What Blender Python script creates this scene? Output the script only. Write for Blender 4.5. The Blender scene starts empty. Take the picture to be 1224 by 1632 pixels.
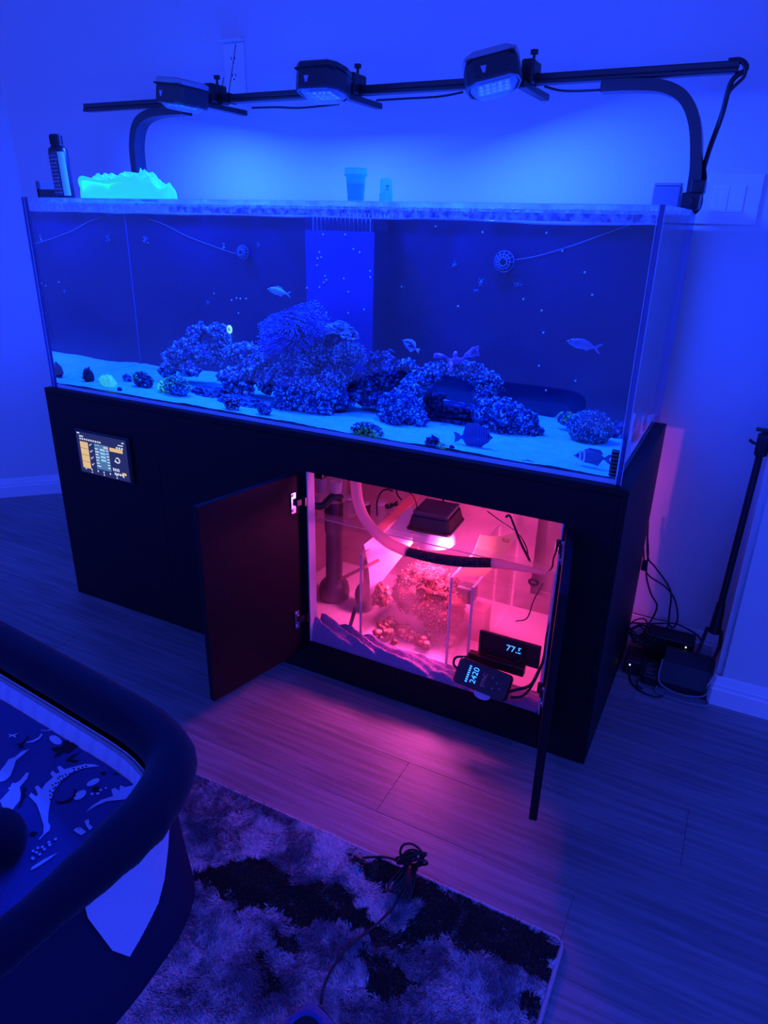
import bpy, bmesh, math, random
import numpy as np
from mathutils import Vector, Matrix, noise
random.seed(7)
PI = math.pi
S = bpy.context.scene
COL = S.collection

# ------------------------------------------------------------------ camera
F_PX = 1118.77
CAM = np.array([2.0318, -1.5190, 1.3008])
CR = np.array([0.88776257, 0.45983268, 0.02077306])
CU = np.array([-0.19501566, 0.33485568, 0.92186798])
CF = np.array([-0.41694904, 0.82245096, -0.38694691])
cam_d = bpy.data.cameras.new('camera')
cam = bpy.data.objects.new('camera', cam_d)
COL.objects.link(cam)
cam_d.sensor_fit = 'VERTICAL'
cam_d.sensor_height = 32.0
cam_d.lens = F_PX * 32.0 / 1632.0
cam_d.clip_start = 0.02
cam.matrix_world = Matrix(((CR[0], CU[0], -CF[0], CAM[0]), (CR[1], CU[1], -CF[1], CAM[1]), (CR[2], CU[2], -CF[2], CAM[2]), (0, 0, 0, 1)))
S.camera = cam

# ------------------------------------------------------------------ world, exposure
W_ = bpy.data.worlds.new('world')
S.world = W_
W_.use_nodes = True
bg = W_.node_tree.nodes['Background']
bg.inputs['Color'].default_value = (0.030, 0.066, 1.0, 1)
bg.inputs['Strength'].default_value = 2.15
S.view_settings.view_transform = 'Standard'
S.view_settings.look = 'None'
S.view_settings.exposure = 0.0
S.view_settings.gamma = 1.0
S.view_settings.use_curve_mapping = False
cy = S.cycles
cy.max_bounces = 10
cy.transparent_max_bounces = 24
cy.transmission_bounces = 8
cy.glossy_bounces = 5
cy.diffuse_bounces = 4
cy.caustics_reflective = True
cy.caustics_refractive = True
cy.sample_clamp_indirect = 4.0
cy.use_denoising = True
REEF_W = 28.0        # power of each reef lamp
REEF_COL = (0.007, 0.042, 1.0)
GROW_W = 6.2
GROW_COL = (1.0, 0.09, 0.56)

# ------------------------------------------------------------------ measuring helpers (pixel of the 1224x1632 frame -> point on a real plane)
def ray(px, py):
    return CF + CR * (px - 612) / F_PX - CU * (py - 816) / F_PX
def P(px, py, ax, v):
    d = ray(px, py); i = 'xyz'.index(ax)
    return Vector(CAM + d * ((v - CAM[i]) / d[i]))
def Wt(px, py, ax, v):                     # the same, through the water behind the front pane
    d = ray(px, py); t = (0.0245 - CAM[1]) / d[1]; q = CAM + t * d
    d = d / np.linalg.norm(d)
    tx, tz = d[0] / 1.33, d[2] / 1.33
    e = np.array([tx, math.sqrt(1 - tx * tx - tz * tz), tz]); i = 'xyz'.index(ax)
    return Vector(q + e * ((v - q[i]) / e[i]))
def wr(px, py, y, r):                      # radius in metres of r pixels at that place in the water
    return abs((Wt(px, py + r, 'y', y) - Wt(px, py, 'y', y)).z)
def pr(px, py, y, r):
    return abs((P(px, py + r, 'y', y) - P(px, py, 'y', y)).z)

# ------------------------------------------------------------------ materials
MATS = {}
def mat(name, col, rough=0.5, metal=0.0, bump=0.0, bscale=40, var=0.0, vscale=8, spec=0.5, emit=None, estr=0.0, trans=0.0, sheen=0.0, alpha=1.0, stretch=None, col2=None, vdetail=4, coat=0.0):
    m = bpy.data.materials.new(name); m.use_nodes = True
    nt = m.node_tree; b = nt.nodes['Principled BSDF']
    b.inputs['Base Color'].default_value = (*col, 1); b.inputs['Roughness'].default_value = rough
    b.inputs['Metallic'].default_value = metal; b.inputs['Specular IOR Level'].default_value = spec
    b.inputs['Transmission Weight'].default_value = trans; b.inputs['Alpha'].default_value = alpha
    b.inputs['Sheen Weight'].default_value = sheen; b.inputs['Coat Weight'].default_value = coat
    if emit: b.inputs['Emission Color'].default_value = (*emit, 1); b.inputs['Emission Strength'].default_value = estr
    tc = nt.nodes.new('ShaderNodeTexCoord'); src = tc.outputs['Object']
    if stretch:
        mp = nt.nodes.new('ShaderNodeMapping'); mp.inputs['Scale'].default_value = stretch
        nt.links.new(src, mp.inputs['Vector']); src = mp.outputs['Vector']
    if var or col2:
        n = nt.nodes.new('ShaderNodeTexNoise'); n.inputs['Scale'].default_value = vscale; n.inputs['Detail'].default_value = vdetail
        nt.links.new(src, n.inputs['Vector'])
        r = nt.nodes.new('ShaderNodeValToRGB')
        c2 = col2 if col2 else tuple(c * (1 - var) for c in col)
        r.color_ramp.elements[0].position = 0.38; r.color_ramp.elements[0].color = (*c2, 1)
        r.color_ramp.elements[1].position = 0.62; r.color_ramp.elements[1].color = (*col, 1)
        nt.links.new(n.outputs['Fac'], r.inputs['Fac']); nt.links.new(r.outputs['Color'], b.inputs['Base Color'])
    if bump:
        n2 = nt.nodes.new('ShaderNodeTexNoise'); n2.inputs['Scale'].default_value = bscale; n2.inputs['Detail'].default_value = 5
        nt.links.new(src, n2.inputs['Vector'])
        bp = nt.nodes.new('ShaderNodeBump'); bp.inputs['Strength'].default_value = bump; bp.inputs['Distance'].default_value = 0.01
        nt.links.new(n2.outputs['Fac'], bp.inputs['Height']); nt.links.new(bp.outputs['Normal'], b.inputs['Normal'])
    MATS[name] = m
    return m

def clear_mat(name, tint, ior=1.45, rough=0.02, haze=0.0, hazecol=(0.8, 0.85, 0.9), hscale=None, tlmix=0.5):
    """thin clear sheet: passes light, reflects by Fresnel, optional film of haze"""
    m = bpy.data.materials.new(name); m.use_nodes = True; nt = m.node_tree; nt.nodes.clear()
    out = nt.nodes.new('ShaderNodeOutputMaterial'); t = nt.nodes.new('ShaderNodeBsdfTransparent'); t.inputs[0].default_value = (*tint, 1)
    g = nt.nodes.new('ShaderNodeBsdfGlossy'); g.inputs['Roughness'].default_value = rough
    f = nt.nodes.new('ShaderNodeFresnel'); 
    ge = nt.nodes.new('ShaderNodeNewGeometry'); mr = nt.nodes.new('ShaderNodeMapRange')      # same reflectance from both sides of the sheet
    mr.inputs['To Min'].default_value = ior; mr.inputs['To Max'].default_value = 1 / ior
    nt.links.new(ge.outputs['Backfacing'], mr.inputs['Value']); nt.links.new(mr.outputs[0], f.inputs['IOR'])
    mx = nt.nodes.new('ShaderNodeMixShader'); nt.links.new(f.outputs[0], mx.inputs[0]); nt.links.new(t.outputs[0], mx.inputs[1]); nt.links.new(g.outputs[0], mx.inputs[2])
    last = mx
    if haze:
        d = nt.nodes.new('ShaderNodeBsdfDiffuse'); d.inputs[0].default_value = (*hazecol, 1)
        tl = nt.nodes.new('ShaderNodeBsdfTranslucent'); tl.inputs[0].default_value = (*hazecol, 1)
        ad = nt.nodes.new('ShaderNodeMixShader'); ad.inputs[0].default_value = tlmix
        nt.links.new(d.outputs[0], ad.inputs[1]); nt.links.new(tl.outputs[0], ad.inputs[2])
        m2 = nt.nodes.new('ShaderNodeMixShader'); m2.inputs[0].default_value = haze
        if hscale:
            tc = nt.nodes.new('ShaderNodeTexCoord'); n = nt.nodes.new('ShaderNodeTexNoise'); n.inputs['Scale'].default_value = hscale; n.inputs['Detail'].default_value = 6
            nt.links.new(tc.outputs['Object'], n.inputs['Vector'])
            mm = nt.nodes.new('ShaderNodeMapRange'); mm.inputs['From Min'].default_value = 0.4; mm.inputs['From Max'].default_value = 0.7; mm.inputs['To Min'].default_value = haze * 0.3; mm.inputs['To Max'].default_value = haze * 1.8
            nt.links.new(n.outputs['Fac'], mm.inputs['Value']); nt.links.new(mm.outputs[0], m2.inputs[0])
        nt.links.new(mx.outputs[0], m2.inputs[1]); nt.links.new(ad.outputs[0], m2.inputs[2]); last = m2
    nt.links.new(last.outputs[0], out.inputs['Surface'])
    MATS[name] = m
    return m

mat('wall', (0.72, 0.70, 0.68), 0.85, bump=0.12, bscale=120)
mat('trim_white', (0.86, 0.85, 0.84), 0.4)
mat('ceiling', (0.8, 0.8, 0.8), 0.9)
mat('cabinet_black', (0.013, 0.008, 0.013), 0.5, spec=0.18, bump=0.15, bscale=30, stretch=(1, 1, 30), var=0.35, vscale=14)
mat('cabinet_edge', (0.05, 0.045, 0.045), 0.35)
mat('cabinet_side', (0.085, 0.075, 0.075), 0.4, bump=0.1, bscale=30, stretch=(1, 20, 1), var=0.25, vscale=10)
mat('door_inside', (0.20, 0.15, 0.17), 0.5, bump=0.1, bscale=60, var=0.2, vscale=25)
mat('melamine', (0.70, 0.62, 0.66), 0.5, var=0.15, vscale=6)
mat('black_plastic', (0.012, 0.012, 0.014), 0.4)
mat('black_matte', (0.010, 0.010, 0.012), 0.75)
mat('rail_black', (0.045, 0.045, 0.05), 0.3, metal=0.4)
mat('lamp_body', (0.03, 0.03, 0.035), 0.35)
mat('lamp_cap', (0.30, 0.32, 0.36), 0.3)
mat('grey_plastic', (0.22, 0.22, 0.24), 0.5)
mat('white_plastic', (0.80, 0.80, 0.80), 0.35)
mat('chrome', (0.75, 0.75, 0.78), 0.22, metal=1.0)
mat('acrylic_edge', (0.55, 0.80, 0.95), 0.15, bump=0.3, bscale=60)  # pale colour stands in for lamp light caught in the clear edges
mat('acrylic_side_edge', (0.08, 0.12, 0.36), 0.08)  # darker copy for upright edges, their dimmer look put into the colour
mat('seam_glint', (0.5, 0.65, 0.85), 0.3)
mat('black_acrylic', (0.005, 0.012, 0.055), 0.25, var=0.3, vscale=3)
mat('blue_acrylic', (0.01, 0.03, 0.20), 0.35, var=0.15, vscale=6)
mat('reef_sand', (0.16, 0.95, 0.80), 0.95, bump=0.6, bscale=220, var=0.12, vscale=30)
mat('cable_black', (0.012, 0.012, 0.014), 0.5)
mat('cord_grey', (0.25, 0.25, 0.27), 0.5)
clear_mat('acrylic', (0.97, 0.985, 1.0), 1.36, 0.01)
clear_mat('sump_acrylic', (0.97, 0.97, 0.97), 1.45, 0.03, haze=0.10, hazecol=(0.9, 0.75, 0.75), hscale=9)
clear_mat('clear_plastic', (0.9, 0.9, 0.9), 1.4, 0.1, haze=0.35)
clear_mat('white_translucent', (0.9, 0.95, 1.0), 1.3, 0.3, haze=0.92, hazecol=(0.4, 1.0, 1.0), tlmix=0.75)
clear_mat('hose_translucent', (1, .85, .8), 1.4, 0.2, haze=0.85, hazecol=(1.0, .62, .55))
clear_mat('frosted_plastic', (0.9, 0.9, 0.9), 1.4, 0.2, haze=0.8, hazecol=(0.4, 1.0, 1.0), tlmix=0.75)

# water interface
m = bpy.data.materials.new('water_side'); m.use_nodes = True; nt = m.node_tree; nt.nodes.clear(); MATS['water_side'] = m
o_ = nt.nodes.new('ShaderNodeOutputMaterial'); g_ = nt.nodes.new('ShaderNodeBsdfGlass'); g_.inputs['IOR'].default_value = 1.33; g_.inputs['Roughness'].default_value = 0.0
nt.links.new(g_.outputs[0], o_.inputs['Surface'])
clear_mat('water_top', (0.93, 0.97, 1.0), 1.33, 0.14, haze=0.04)

# ------------------------------------------------------------------ mesh helpers
def vmat(c, rot=(0, 0, 0), s=(1, 1, 1)):
    return Matrix.Translation(Vector(c)) @ Matrix.Rotation(rot[2], 4, 'Z') @ Matrix.Rotation(rot[1], 4, 'Y') @ Matrix.Rotation(rot[0], 4, 'X') @ Matrix.Diagonal((*s, 1))
def NB(): return bmesh.new()
def box(bm, x0, x1, y0, y1, z0, z1, bev=0.0, M=None, seg=2):
    b = bmesh.new(); bmesh.ops.create_cube(b, size=1, matrix=vmat(((x0 + x1) / 2, (y0 + y1) / 2, (z0 + z1) / 2), s=(x1 - x0, y1 - y0, z1 - z0)))
    if bev: bmesh.ops.bevel(b, geom=b.edges[:], offset=bev, segments=seg, profile=0.5, affect='EDGES')
    if M is not None: bmesh.ops.transform(b, matrix=M, verts=b.verts)
    merge(bm, b); return bm
def merge(bm, b):
    me = bpy.data.meshes.new('tmp'); b.to_mesh(me); b.free(); bm.from_mesh(me); bpy.data.meshes.remove(me)
def cyl(bm, a, b_, r, n=16, r2=None):
    a, b_ = Vector(a), Vector(b_); d = b_ - a
    M = Matrix.Translation((a + b_) / 2) @ d.to_track_quat('Z', 'Y').to_matrix().to_4x4()
    bmesh.ops.create_cone(bm, cap_ends=True, segments=n, radius1=r, radius2=r if r2 is None else r2, depth=d.length, matrix=M); return bm
def ico(bm, c, r, sub=2, s=(1, 1, 1), rot=(0, 0, 0)):
    bmesh.ops.create_icosphere(bm, subdivisions=sub, radius=r, matrix=vmat(c, rot, s)); return bm
def smooth_path(pts, k=6, closed=False):
    pts = [Vector(p) for p in pts]; n = len(pts); out = []
    rng = range(n) if closed else range(n - 1)
    for i in rng:
        p0 = pts[(i - 1) % n] if closed or i > 0 else pts[0] * 2 - pts[1]
        p1, p2 = pts[i], pts[(i + 1) % n]
        p3 = pts[(i + 2) % n] if closed or i + 2 < n else pts[-1] * 2 - pts[-2]
        for j in range(k):
            t = j / k
            out.append(0.5 * ((2 * p1) + (p2 - p0) * t + (2 * p0 - 5 * p1 + 4 * p2 - p3) * t * t + (3 * p1 - p0 - 3 * p2 + p3) * t ** 3))
    if not closed: out.append(pts[-1])
    return out
def loft(bm, rings, closed=False, caps=True, wrap=True):
    R = [[bm.verts.new(p) for p in r] for r in rings]; n = len(R[0]); k = len(R)
    for i in range(k if closed else k - 1):
        A, B = R[i], R[(i + 1) % k]
        for j in range(n if wrap else n - 1):
            try: bm.faces.new((A[j], A[(j + 1) % n], B[(j + 1) % n], B[j]))
            except ValueError: pass
    if caps and not closed and wrap:
        bm.faces.new(list(reversed(R[0]))); bm.faces.new(R[-1])
    return bm
def tube(bm, pts, r, n=8, closed=False, k=6, sec=None, up=None):
    path = smooth_path(pts, k, closed) if k > 1 else [Vector(p) for p in pts]
    m_ = len(path); rings = []; nrm = None
    for i, p in enumerate(path):
        t = (path[(i + 1) % m_] - path[i - 1]) if closed or 0 < i < m_ - 1 else (path[1] - path[0] if i == 0 else path[-1] - path[-2])
        t.normalize()
        if up is not None: nrm = Vector(up) - t * Vector(up).dot(t)
        elif nrm is None:
            a = Vector((0, 0, 1)) if abs(t.z) < 0.9 else Vector((1, 0, 0)); nrm = a - t * a.dot(t)
        else: nrm = nrm - t * nrm.dot(t)
        nrm.normalize(); bi = t.cross(nrm)
        rr = r(i / (m_ - 1)) if callable(r) else r
        if sec: rings.append([p + nrm * a * rr + bi * b * rr for a, b in sec])
        else: rings.append([p + nrm * math.cos(2 * PI * j / n) * rr + bi * math.sin(2 * PI * j / n) * rr for j in range(n)])
    return loft(bm, rings, closed=closed)
def lathe(bm, prof, n=24, M=None):
    M = M or Matrix(); rings = [[M @ Vector((r * math.cos(2 * PI * j / n), r * math.sin(2 * PI * j / n), z)) for j in range(n)] for r, z in prof]
    return loft(bm, rings)
def rrect(hx, hy, r, n=4):
    pts = []
    for cx, cy_, a0 in ((hx - r, hy - r, 0), (-hx + r, hy - r, 90), (-hx + r, -hy + r, 180), (hx - r, -hy + r, 270)):
        for i in range(n + 1):
            a = math.radians(a0 + 90 * i / n); pts.append((cx + r * math.cos(a), cy_ + r * math.sin(a)))
    return pts
def prism(bm, outline, z0, z1, M=None):
    M = M or Matrix()
    return loft(bm, [[M @ Vector((x, y, z)) for x, y in outline] for z in (z0, z1)])

class Blobs:
    """many small rounded lumps gathered into one mesh quickly"""
    def __init__(self, sub=1):
        b = bmesh.new(); bmesh.ops.create_icosphere(b, subdivisions=sub, radius=1.0)
        self.v = np.array([list(v.co) + [1.0] for v in b.verts]); self.f = np.array([[v.index for v in f.verts] for f in b.faces], np.int32); b.free(); self.m = []
    def add(self, M): self.m.append(np.array(M))
    def arrays(self):
        A = np.array(self.m); V = np.einsum('nij,kj->nki', A, self.v)[:, :, :3]; n, k = V.shape[:2]
        return V.reshape(-1, 3), (self.f[None] + (np.arange(n, dtype=np.int32) * k)[:, None, None]).reshape(-1, 3)
def link_blobs(name, bl, m, parent, clamp=None, smooth=True, kind='stuff'):
    V, Fc = bl.arrays()
    if clamp is not None: V = np.clip(V, clamp[0], clamp[1])
    V = V - np.array(ORG[parent.name]); me = bpy.data.meshes.new(name); nf = len(Fc)
    me.vertices.add(len(V)); me.vertices.foreach_set('co', V.astype(np.float32).ravel()); me.loops.add(nf * 3); me.loops.foreach_set('vertex_index', Fc.ravel())
    me.polygons.add(nf); me.polygons.foreach_set('loop_start', np.arange(0, nf * 3, 3, dtype=np.int32)); me.update(calc_edges=True)
    me.polygons.foreach_set('use_smooth', [smooth] * nf); me.materials.append(MATS[m]); o = bpy.data.objects.new(name, me); COL.objects.link(o); o.parent = parent
    if kind: o['kind'] = kind
    ORG[o.name] = ORG[parent.name]; return o

# ------------------------------------------------------------------ object helpers
ORG = {}
def empty(name, loc, label=None, cat=None, group=None, parent=None):
    o = bpy.data.objects.new(name, None); COL.objects.link(o); loc = Vector(loc)
    if parent: o.parent = parent; o.location = loc - ORG[parent.name]
    else: o.location = loc
    o.empty_display_size = 0.02; ORG[o.name] = loc
    tagp(o, label, cat, group); return o
def tagp(o, label=None, cat=None, group=None, kind=None):
    if label: o['label'] = label
    if cat: o['category'] = cat
    if group: o['group'] = group
    if kind: o['kind'] = kind
    return o
def link(name, bm, m, parent=None, org=None, smooth=False, label=None, cat=None, group=None, kind=None, recalc=True):
    """one mesh object from world-space bmesh geometry"""
    if recalc: bmesh.ops.recalc_face_normals(bm, faces=bm.faces)
    if org is None:
        if parent is not None: org = ORG[parent.name]
        else:
            xs = [v.co for v in bm.verts]
            lo = [min(c[i] for c in xs) for i in range(3)]; hi = [max(c[i] for c in xs) for i in range(3)]
            org = Vector(((lo[0] + hi[0]) / 2, (lo[1] + hi[1]) / 2, lo[2]))
    org = Vector(org)
    bmesh.ops.translate(bm, vec=-org, verts=bm.verts)
    me = bpy.data.meshes.new(name); bm.to_mesh(me); bm.free()
    ms = m if isinstance(m, (list, tuple)) else [m]
    for q in ms: me.materials.append(MATS[q] if isinstance(q, str) else q)
    if smooth:
        me.polygons.foreach_set('use_smooth', [True] * len(me.polygons))
        if smooth is not True:
            try: me.set_sharp_from_angle(angle=math.radians(smooth))
            except Exception: pass
    o = bpy.data.objects.new(name, me); COL.objects.link(o)
    if parent is not None:
        o.parent = parent; o.location = org - ORG[parent.name]
    else: o.location = org
    ORG[o.name] = org
    tagp(o, label, cat, group, kind); return o
def place(o, loc, rot=(0, 0, 0), s=1.0):
    o.location = loc; o.rotation_euler = rot; o.scale = (s, s, s)
def copy_tree(o, parent=None):
    c = o.copy(); COL.objects.link(c)
    if parent: c.parent = parent
    for ch in list(o.children): copy_tree(ch, c)
    return c
def grid_bm(x0, x1, y0, y1, nx, ny, f):
    bm = NB(); vs = [[bm.verts.new((x0 + (x1 - x0) * i / nx, y0 + (y1 - y0) * j / ny, 0)) for i in range(nx + 1)] for j in range(ny + 1)]
    for row in vs:
        for v in row: v.co.z = f(v.co.x, v.co.y)
    for j in range(ny):
        for i in range(nx): bm.faces.new((vs[j][i], vs[j][i + 1], vs[j + 1][i + 1], vs[j + 1][i]))
    return bm
def nz(x, y, z=0.0): return noise.noise(Vector((x, y, z)))
def cable(name, pts, r, m, label, cat='cable', group=None, k=8, **kw):
    bm = NB(); tube(bm, pts, r, 6, k=k); return link(name, bm, m, smooth=True, label=label, cat=cat, group=group, **kw)
# ------------------------------------------------------------------ room
# floor: dark base slab, planks laid on it
rng = random.Random(3)
m = mat('floor_base', (0.02, 0.017, 0.015), 0.8)
def plank_mat(name, c):
    m = mat(name, c, 0.42, bump=0.12, bscale=18, stretch=(1.2, 22, 1), var=0.36, vscale=3.0, vdetail=7, spec=0.4)
    return m
PM = [plank_mat('floor_plank_%d' % i, c) for i, c in enumerate([(0.29, 0.25, 0.26), (0.34, 0.29, 0.30), (0.31, 0.265, 0.275), (0.26, 0.225, 0.235)])]
fl = link('floor', box(NB(), -3.2, 4.2, -3.2, 1.2, -0.06, -0.008), 'floor_base', org=(0, 0, -0.008), kind='structure')
meshes = []
for pm in PM:
    b = box(NB(), 0, 1.219, 0, 0.1836, 0, 0.008)
    b2 = bmesh.new(); merge(b2, b)
    bmesh.ops.bevel(b2, geom=[e for e in b2.edges if abs(e.verts[0].co.z - 0.008) < 1e-6 and abs(e.verts[1].co.z - 0.008) < 1e-6], offset=0.0006, segments=1, affect='EDGES')
    me = bpy.data.meshes.new('plank'); b2.to_mesh(me); b2.free(); me.materials.append(pm); meshes.append(me)
for r in range(15):
    y = 0.69 - (r + 1) * 0.184 + 0.02
    off = [0.0, 0.47, 0.86, 0.21, 0.66][r % 5]
    for c in range(5):
        x = -2.2 + off + c * 1.2195
        if x > 3.2: continue
        o = bpy.data.objects.new('plank', rng.choice(meshes)); COL.objects.link(o); o.parent = fl; o.location = (x, y, 0)
# walls
WC = (-0.86, 0.69)                       # inner corner back wall / angled left wall
def wallbox(name, a, b, thick, z1=2.62):
    a, b = Vector((*a, 0)), Vector((*b, 0)); d = (b - a).normalized(); nrm = Vector((-d.y, d.x, 0)) * thick
    bm = NB(); lo = [a, b, b + nrm, a + nrm]
    loft(bm, [[p + Vector((0, 0, z)) for p in lo] for z in (-0.05, z1)])
    return link(name, bm, 'wall', kind='structure')
wallbox('wall_back', (-0.95, 0.69), (2.22, 0.69), 0.1)
wallbox('wall_left', (-3.0, -1.45), (-0.86, 0.69), 0.1)
bm = box(NB(), 2.13, 4.2, 0.45, 0.80, -0.05, 2.62)
b2 = bmesh.new(); merge(b2, bm)
bmesh.ops.bevel(b2, geom=[e for e in b2.edges if all(abs(v.co.x - 2.13) < 1e-5 and abs(v.co.y - 0.45) < 1e-5 for v in e.verts)], offset=0.018, segments=5, affect='EDGES')
link('wall_right', b2, 'wall', kind='structure', smooth=35)
link('ceiling', box(NB(), -3.2, 4.2, -3.2, 1.2, 2.6, 2.68), 'ceiling', kind='structure')
# baseboards: moulded profile (distance from wall, height)
BP = [(0, -0.01), (0.016, -0.01), (0.016, 0.052), (0.012, 0.058), (0.012, 0.066), (0.009, 0.070), (0.006, 0.082), (0.004, 0.090), (0, 0.092)]
def baseboard(name, pts):
    bm = NB(); pts = [Vector((*p, 0)) for p in pts]; rings = []
    for i, p in enumerate(pts):
        ds = []
        if i > 0: ds.append((p - pts[i - 1]).normalized())
        if i < len(pts) - 1: ds.append((pts[i + 1] - p).normalized())
        ns = [Vector((d.y, -d.x, 0)) for d in ds]
        nn = sum(ns, Vector()); nn.normalize(); k = 1 / max(0.3, nn.dot(ns[0]))
        rings.append([p + nn * k * d + Vector((0, 0, h)) for d, h in BP])
    loft(bm, rings)
    return link(name, bm, 'trim_white', kind='structure')
baseboard('baseboard_left', [(-2.9, -1.35), (-0.86, 0.69)])
baseboard('baseboard_back', [(-0.86, 0.69), (2.13, 0.69)])
baseboard('baseboard_right', [(2.13, 0.69), (2.13, 0.455), (2.135, 0.45), (4.1, 0.45)])

# ------------------------------------------------------------------ aquarium stand
SW, SH, SD = 1.86, 0.763, 0.632
st = empty('aquarium_stand', (SW / 2, SD / 2, 0), 'long black wooden stand under the aquarium, two of its doors open', 'cabinet')
K = 'cabinet_black'
link('side_panel', box(NB(), 0, 0.018, 0.0005, SD, 0, SH - 0.018, 0.0015), K, st)
link('side_panel', box(NB(), SW - 0.018, SW, 0.0005, SD, 0, SH - 0.018, 0.0015), K, st)
link('top_panel', box(NB(), 0, SW, 0, SD, SH - 0.018, SH, 0.0015), K, st)
link('fascia', box(NB(), 0.018, SW - 0.018, 0, 0.018, 0.655, SH - 0.0185), K, st)
link('plinth', box(NB(), 0.018, SW - 0.018, 0.0, 0.018, 0, 0.1095, 0.0005), K, st)
link('stile', box(NB(), 1.7300, SW - 0.018, 0, 0.018, 0.1100, 0.6545), K, st)
link('bottom_shelf', box(NB(), 0.019, SW - 0.019, 0.0185, SD - 0.01, 0.0925, 0.11), 'melamine', st)
link('door', box(NB(), 0.0185, 0.4755, 0, 0.018, 0.1100, 0.6545, 0.0006), K, st)
link('door', box(NB(), 0.4765, 1.0190, 0, 0.018, 0.1100, 0.6545, 0.0006), K, st)
link('jamb_board', box(NB(), 1.0195, 1.0235, 0.0, 0.035, 0.1105, 0.6545, 0.0005), 'melamine', st, label='pale unpainted board edge at the opening')
link('jamb_board', box(NB(), 1.7255, 1.7295, 0.0, 0.05, 0.1105, 0.6545, 0.0005), 'melamine', st, label='pale unpainted board edge at the opening')
link('lining', box(NB(), 1.826, 1.8415, 0.019, SD - 0.02, 0.1105, 0.744), 'melamine', st)
link('lining', box(NB(), 0.74, 0.755, 0.019, SD - 0.02, 0.1105, 0.744), 'melamine', st)
link('ceiling_lining', box(NB(), 0.756, 1.825, 0.019, SD - 0.02, 0.738, 0.7445), 'melamine', st)
bm = NB(); box(bm, 0.019, 1.52, SD - 0.009, SD - 0.001, 0.1, 0.744); box(bm, 1.521, 1.8415, SD - 0.009, SD - 0.001, 0.700, 0.744)
link('back_panel', bm, 'melamine', st)
def open_door(hx, hy, ex, ey, z0, z1, t, side):
    a = Vector((hx, hy, 0)); b = Vector((ex, ey, 0)); w = (b - a).length; ang = math.atan2(b.y - a.y, b.x - a.x)
    M = Matrix.Translation((hx, hy, 0)) @ Matrix.Rotation(ang, 4, 'Z')
    d = link('door', box(NB(), 0, w, min(0, t), max(0, t), z0, z1, 0.0012, M=M), K, st)
    return d, M, w
d1, M1, w1 = open_door(1.0, -0.006, 0.926, -0.333, 0.075, 0.648, -0.018, 1)
d2, M2, w2 = open_door(1.738, -0.006, 1.800, -0.318, 0.075, 0.648, 0.018, -1)
for z, dd, MM, s in ((0.568, d1, M1, 1), (0.195, d1, M1, 1), (0.60, d2, M2, -1), (0.195, d2, M2, -1)):
    bm = NB()
    box(bm, 0.018, 0.034, 0.0005 * s, 0.004 * s, z - 0.030, z + 0.030, 0.0, M=MM)
    for q in (-0.022, 0.022): cyl(bm, MM @ Vector((0.026, 0.004 * s, z + q)), MM @ Vector((0.026, 0.007 * s, z + q)), 0.005, 10)
    h = link('hinge', bm, 'chrome', dd, org=ORG[st.name]); h.location = (0, 0, 0); h.location = Vector(ORG[st.name]) - ORG[dd.name]
    bm = NB(); box(bm, -0.004, 0.022, 0.003 * s, 0.013 * s, z - 0.010, z + 0.010, 0.002, M=MM)
    box(bm, -0.012, 0.0, 0.006 * s, 0.020 * s, z - 0.014, z + 0.014, 0.002, M=MM)
    h = link('hinge_arm', bm, 'black_plastic', dd, org=ORG[st.name]); h.location = Vector(ORG[st.name]) - ORG[dd.name]

# ------------------------------------------------------------------ aquarium
TX0, TX1, TY0, TY1, TZ0, TZ1, T = 0.0233, 1.8385, 0.0121, 0.639, SH, 1.334, 0.012
ZS, ZW = 0.779, 1.299
aq = empty('aquarium', ((TX0 + TX1) / 2, (TY0 + TY1) / 2, TZ0), 'large rimless acrylic reef tank full of blue-lit water on the black stand', 'aquarium')
def pane(name, x0, x1, y0, y1, z0, z1, thin, clear='acrylic'):
    o = link(name, box(NB(), x0, x1, y0, y1, z0, z1), [clear, 'acrylic_edge'], aq)
    o.data.materials.append(MATS['acrylic_side_edge'])
    for p in o.data.polygons: p.material_index = 0 if abs(p.normal[thin]) > 0.5 else (1 if abs(p.normal.z) > 0.5 else 2)
    return o
pane('front_pane', TX0, TX1, TY0, TY0 + T, TZ0, TZ1, 1)
pane('side_pane', TX0, TX0 + T, TY0 + T + .0002, TY1 - T, TZ0, TZ1, 0)
pane('side_pane', TX1 - T, TX1, TY0 + T + .0002, TY1 - T, TZ0, TZ1, 0)
link('back_pane', box(NB(), TX0 + T, TX1 - T, TY1 - T, TY1, TZ0, TZ1), 'black_acrylic', aq)
link('bottom_pane', box(NB(), TX0 + T, TX1 - T, TY0 + T, TY1 - T, TZ0, ZS - 0.006), 'acrylic_edge', aq)
clear_mat('brace_acrylic', (0.93, 0.97, 1.0), 1.4, 0.05, haze=0.5, hazecol=(0.8, 0.9, 1.0), hscale=25)
bm = NB()
box(bm, TX0 + T, TX1 - T, TY0 + T, TY0 + T + 0.05, TZ1 - 0.012, TZ1 - 0.0005)
box(bm, TX0 + T, TX1 - T, TY1 - T - 0.05, TY1 - T, TZ1 - 0.012, TZ1 - 0.0005)
box(bm, TX0 + T, TX0 + T + 0.05, TY0 + 0.062, TY1 - 0.062, TZ1 - 0.012, TZ1 - 0.0005)
box(bm, TX1 - T - 0.05, TX1 - T, TY0 + 0.062, TY1 - 0.062, TZ1 - 0.012, TZ1 - 0.0005)
for x in (0.62, 1.22): box(bm, x - 0.04, x + 0.04, TY0 + 0.062, TY1 - 0.062, TZ1 - 0.012, TZ1 - 0.0005)
link('top_brace', bm, 'brace_acrylic', aq)
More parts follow.
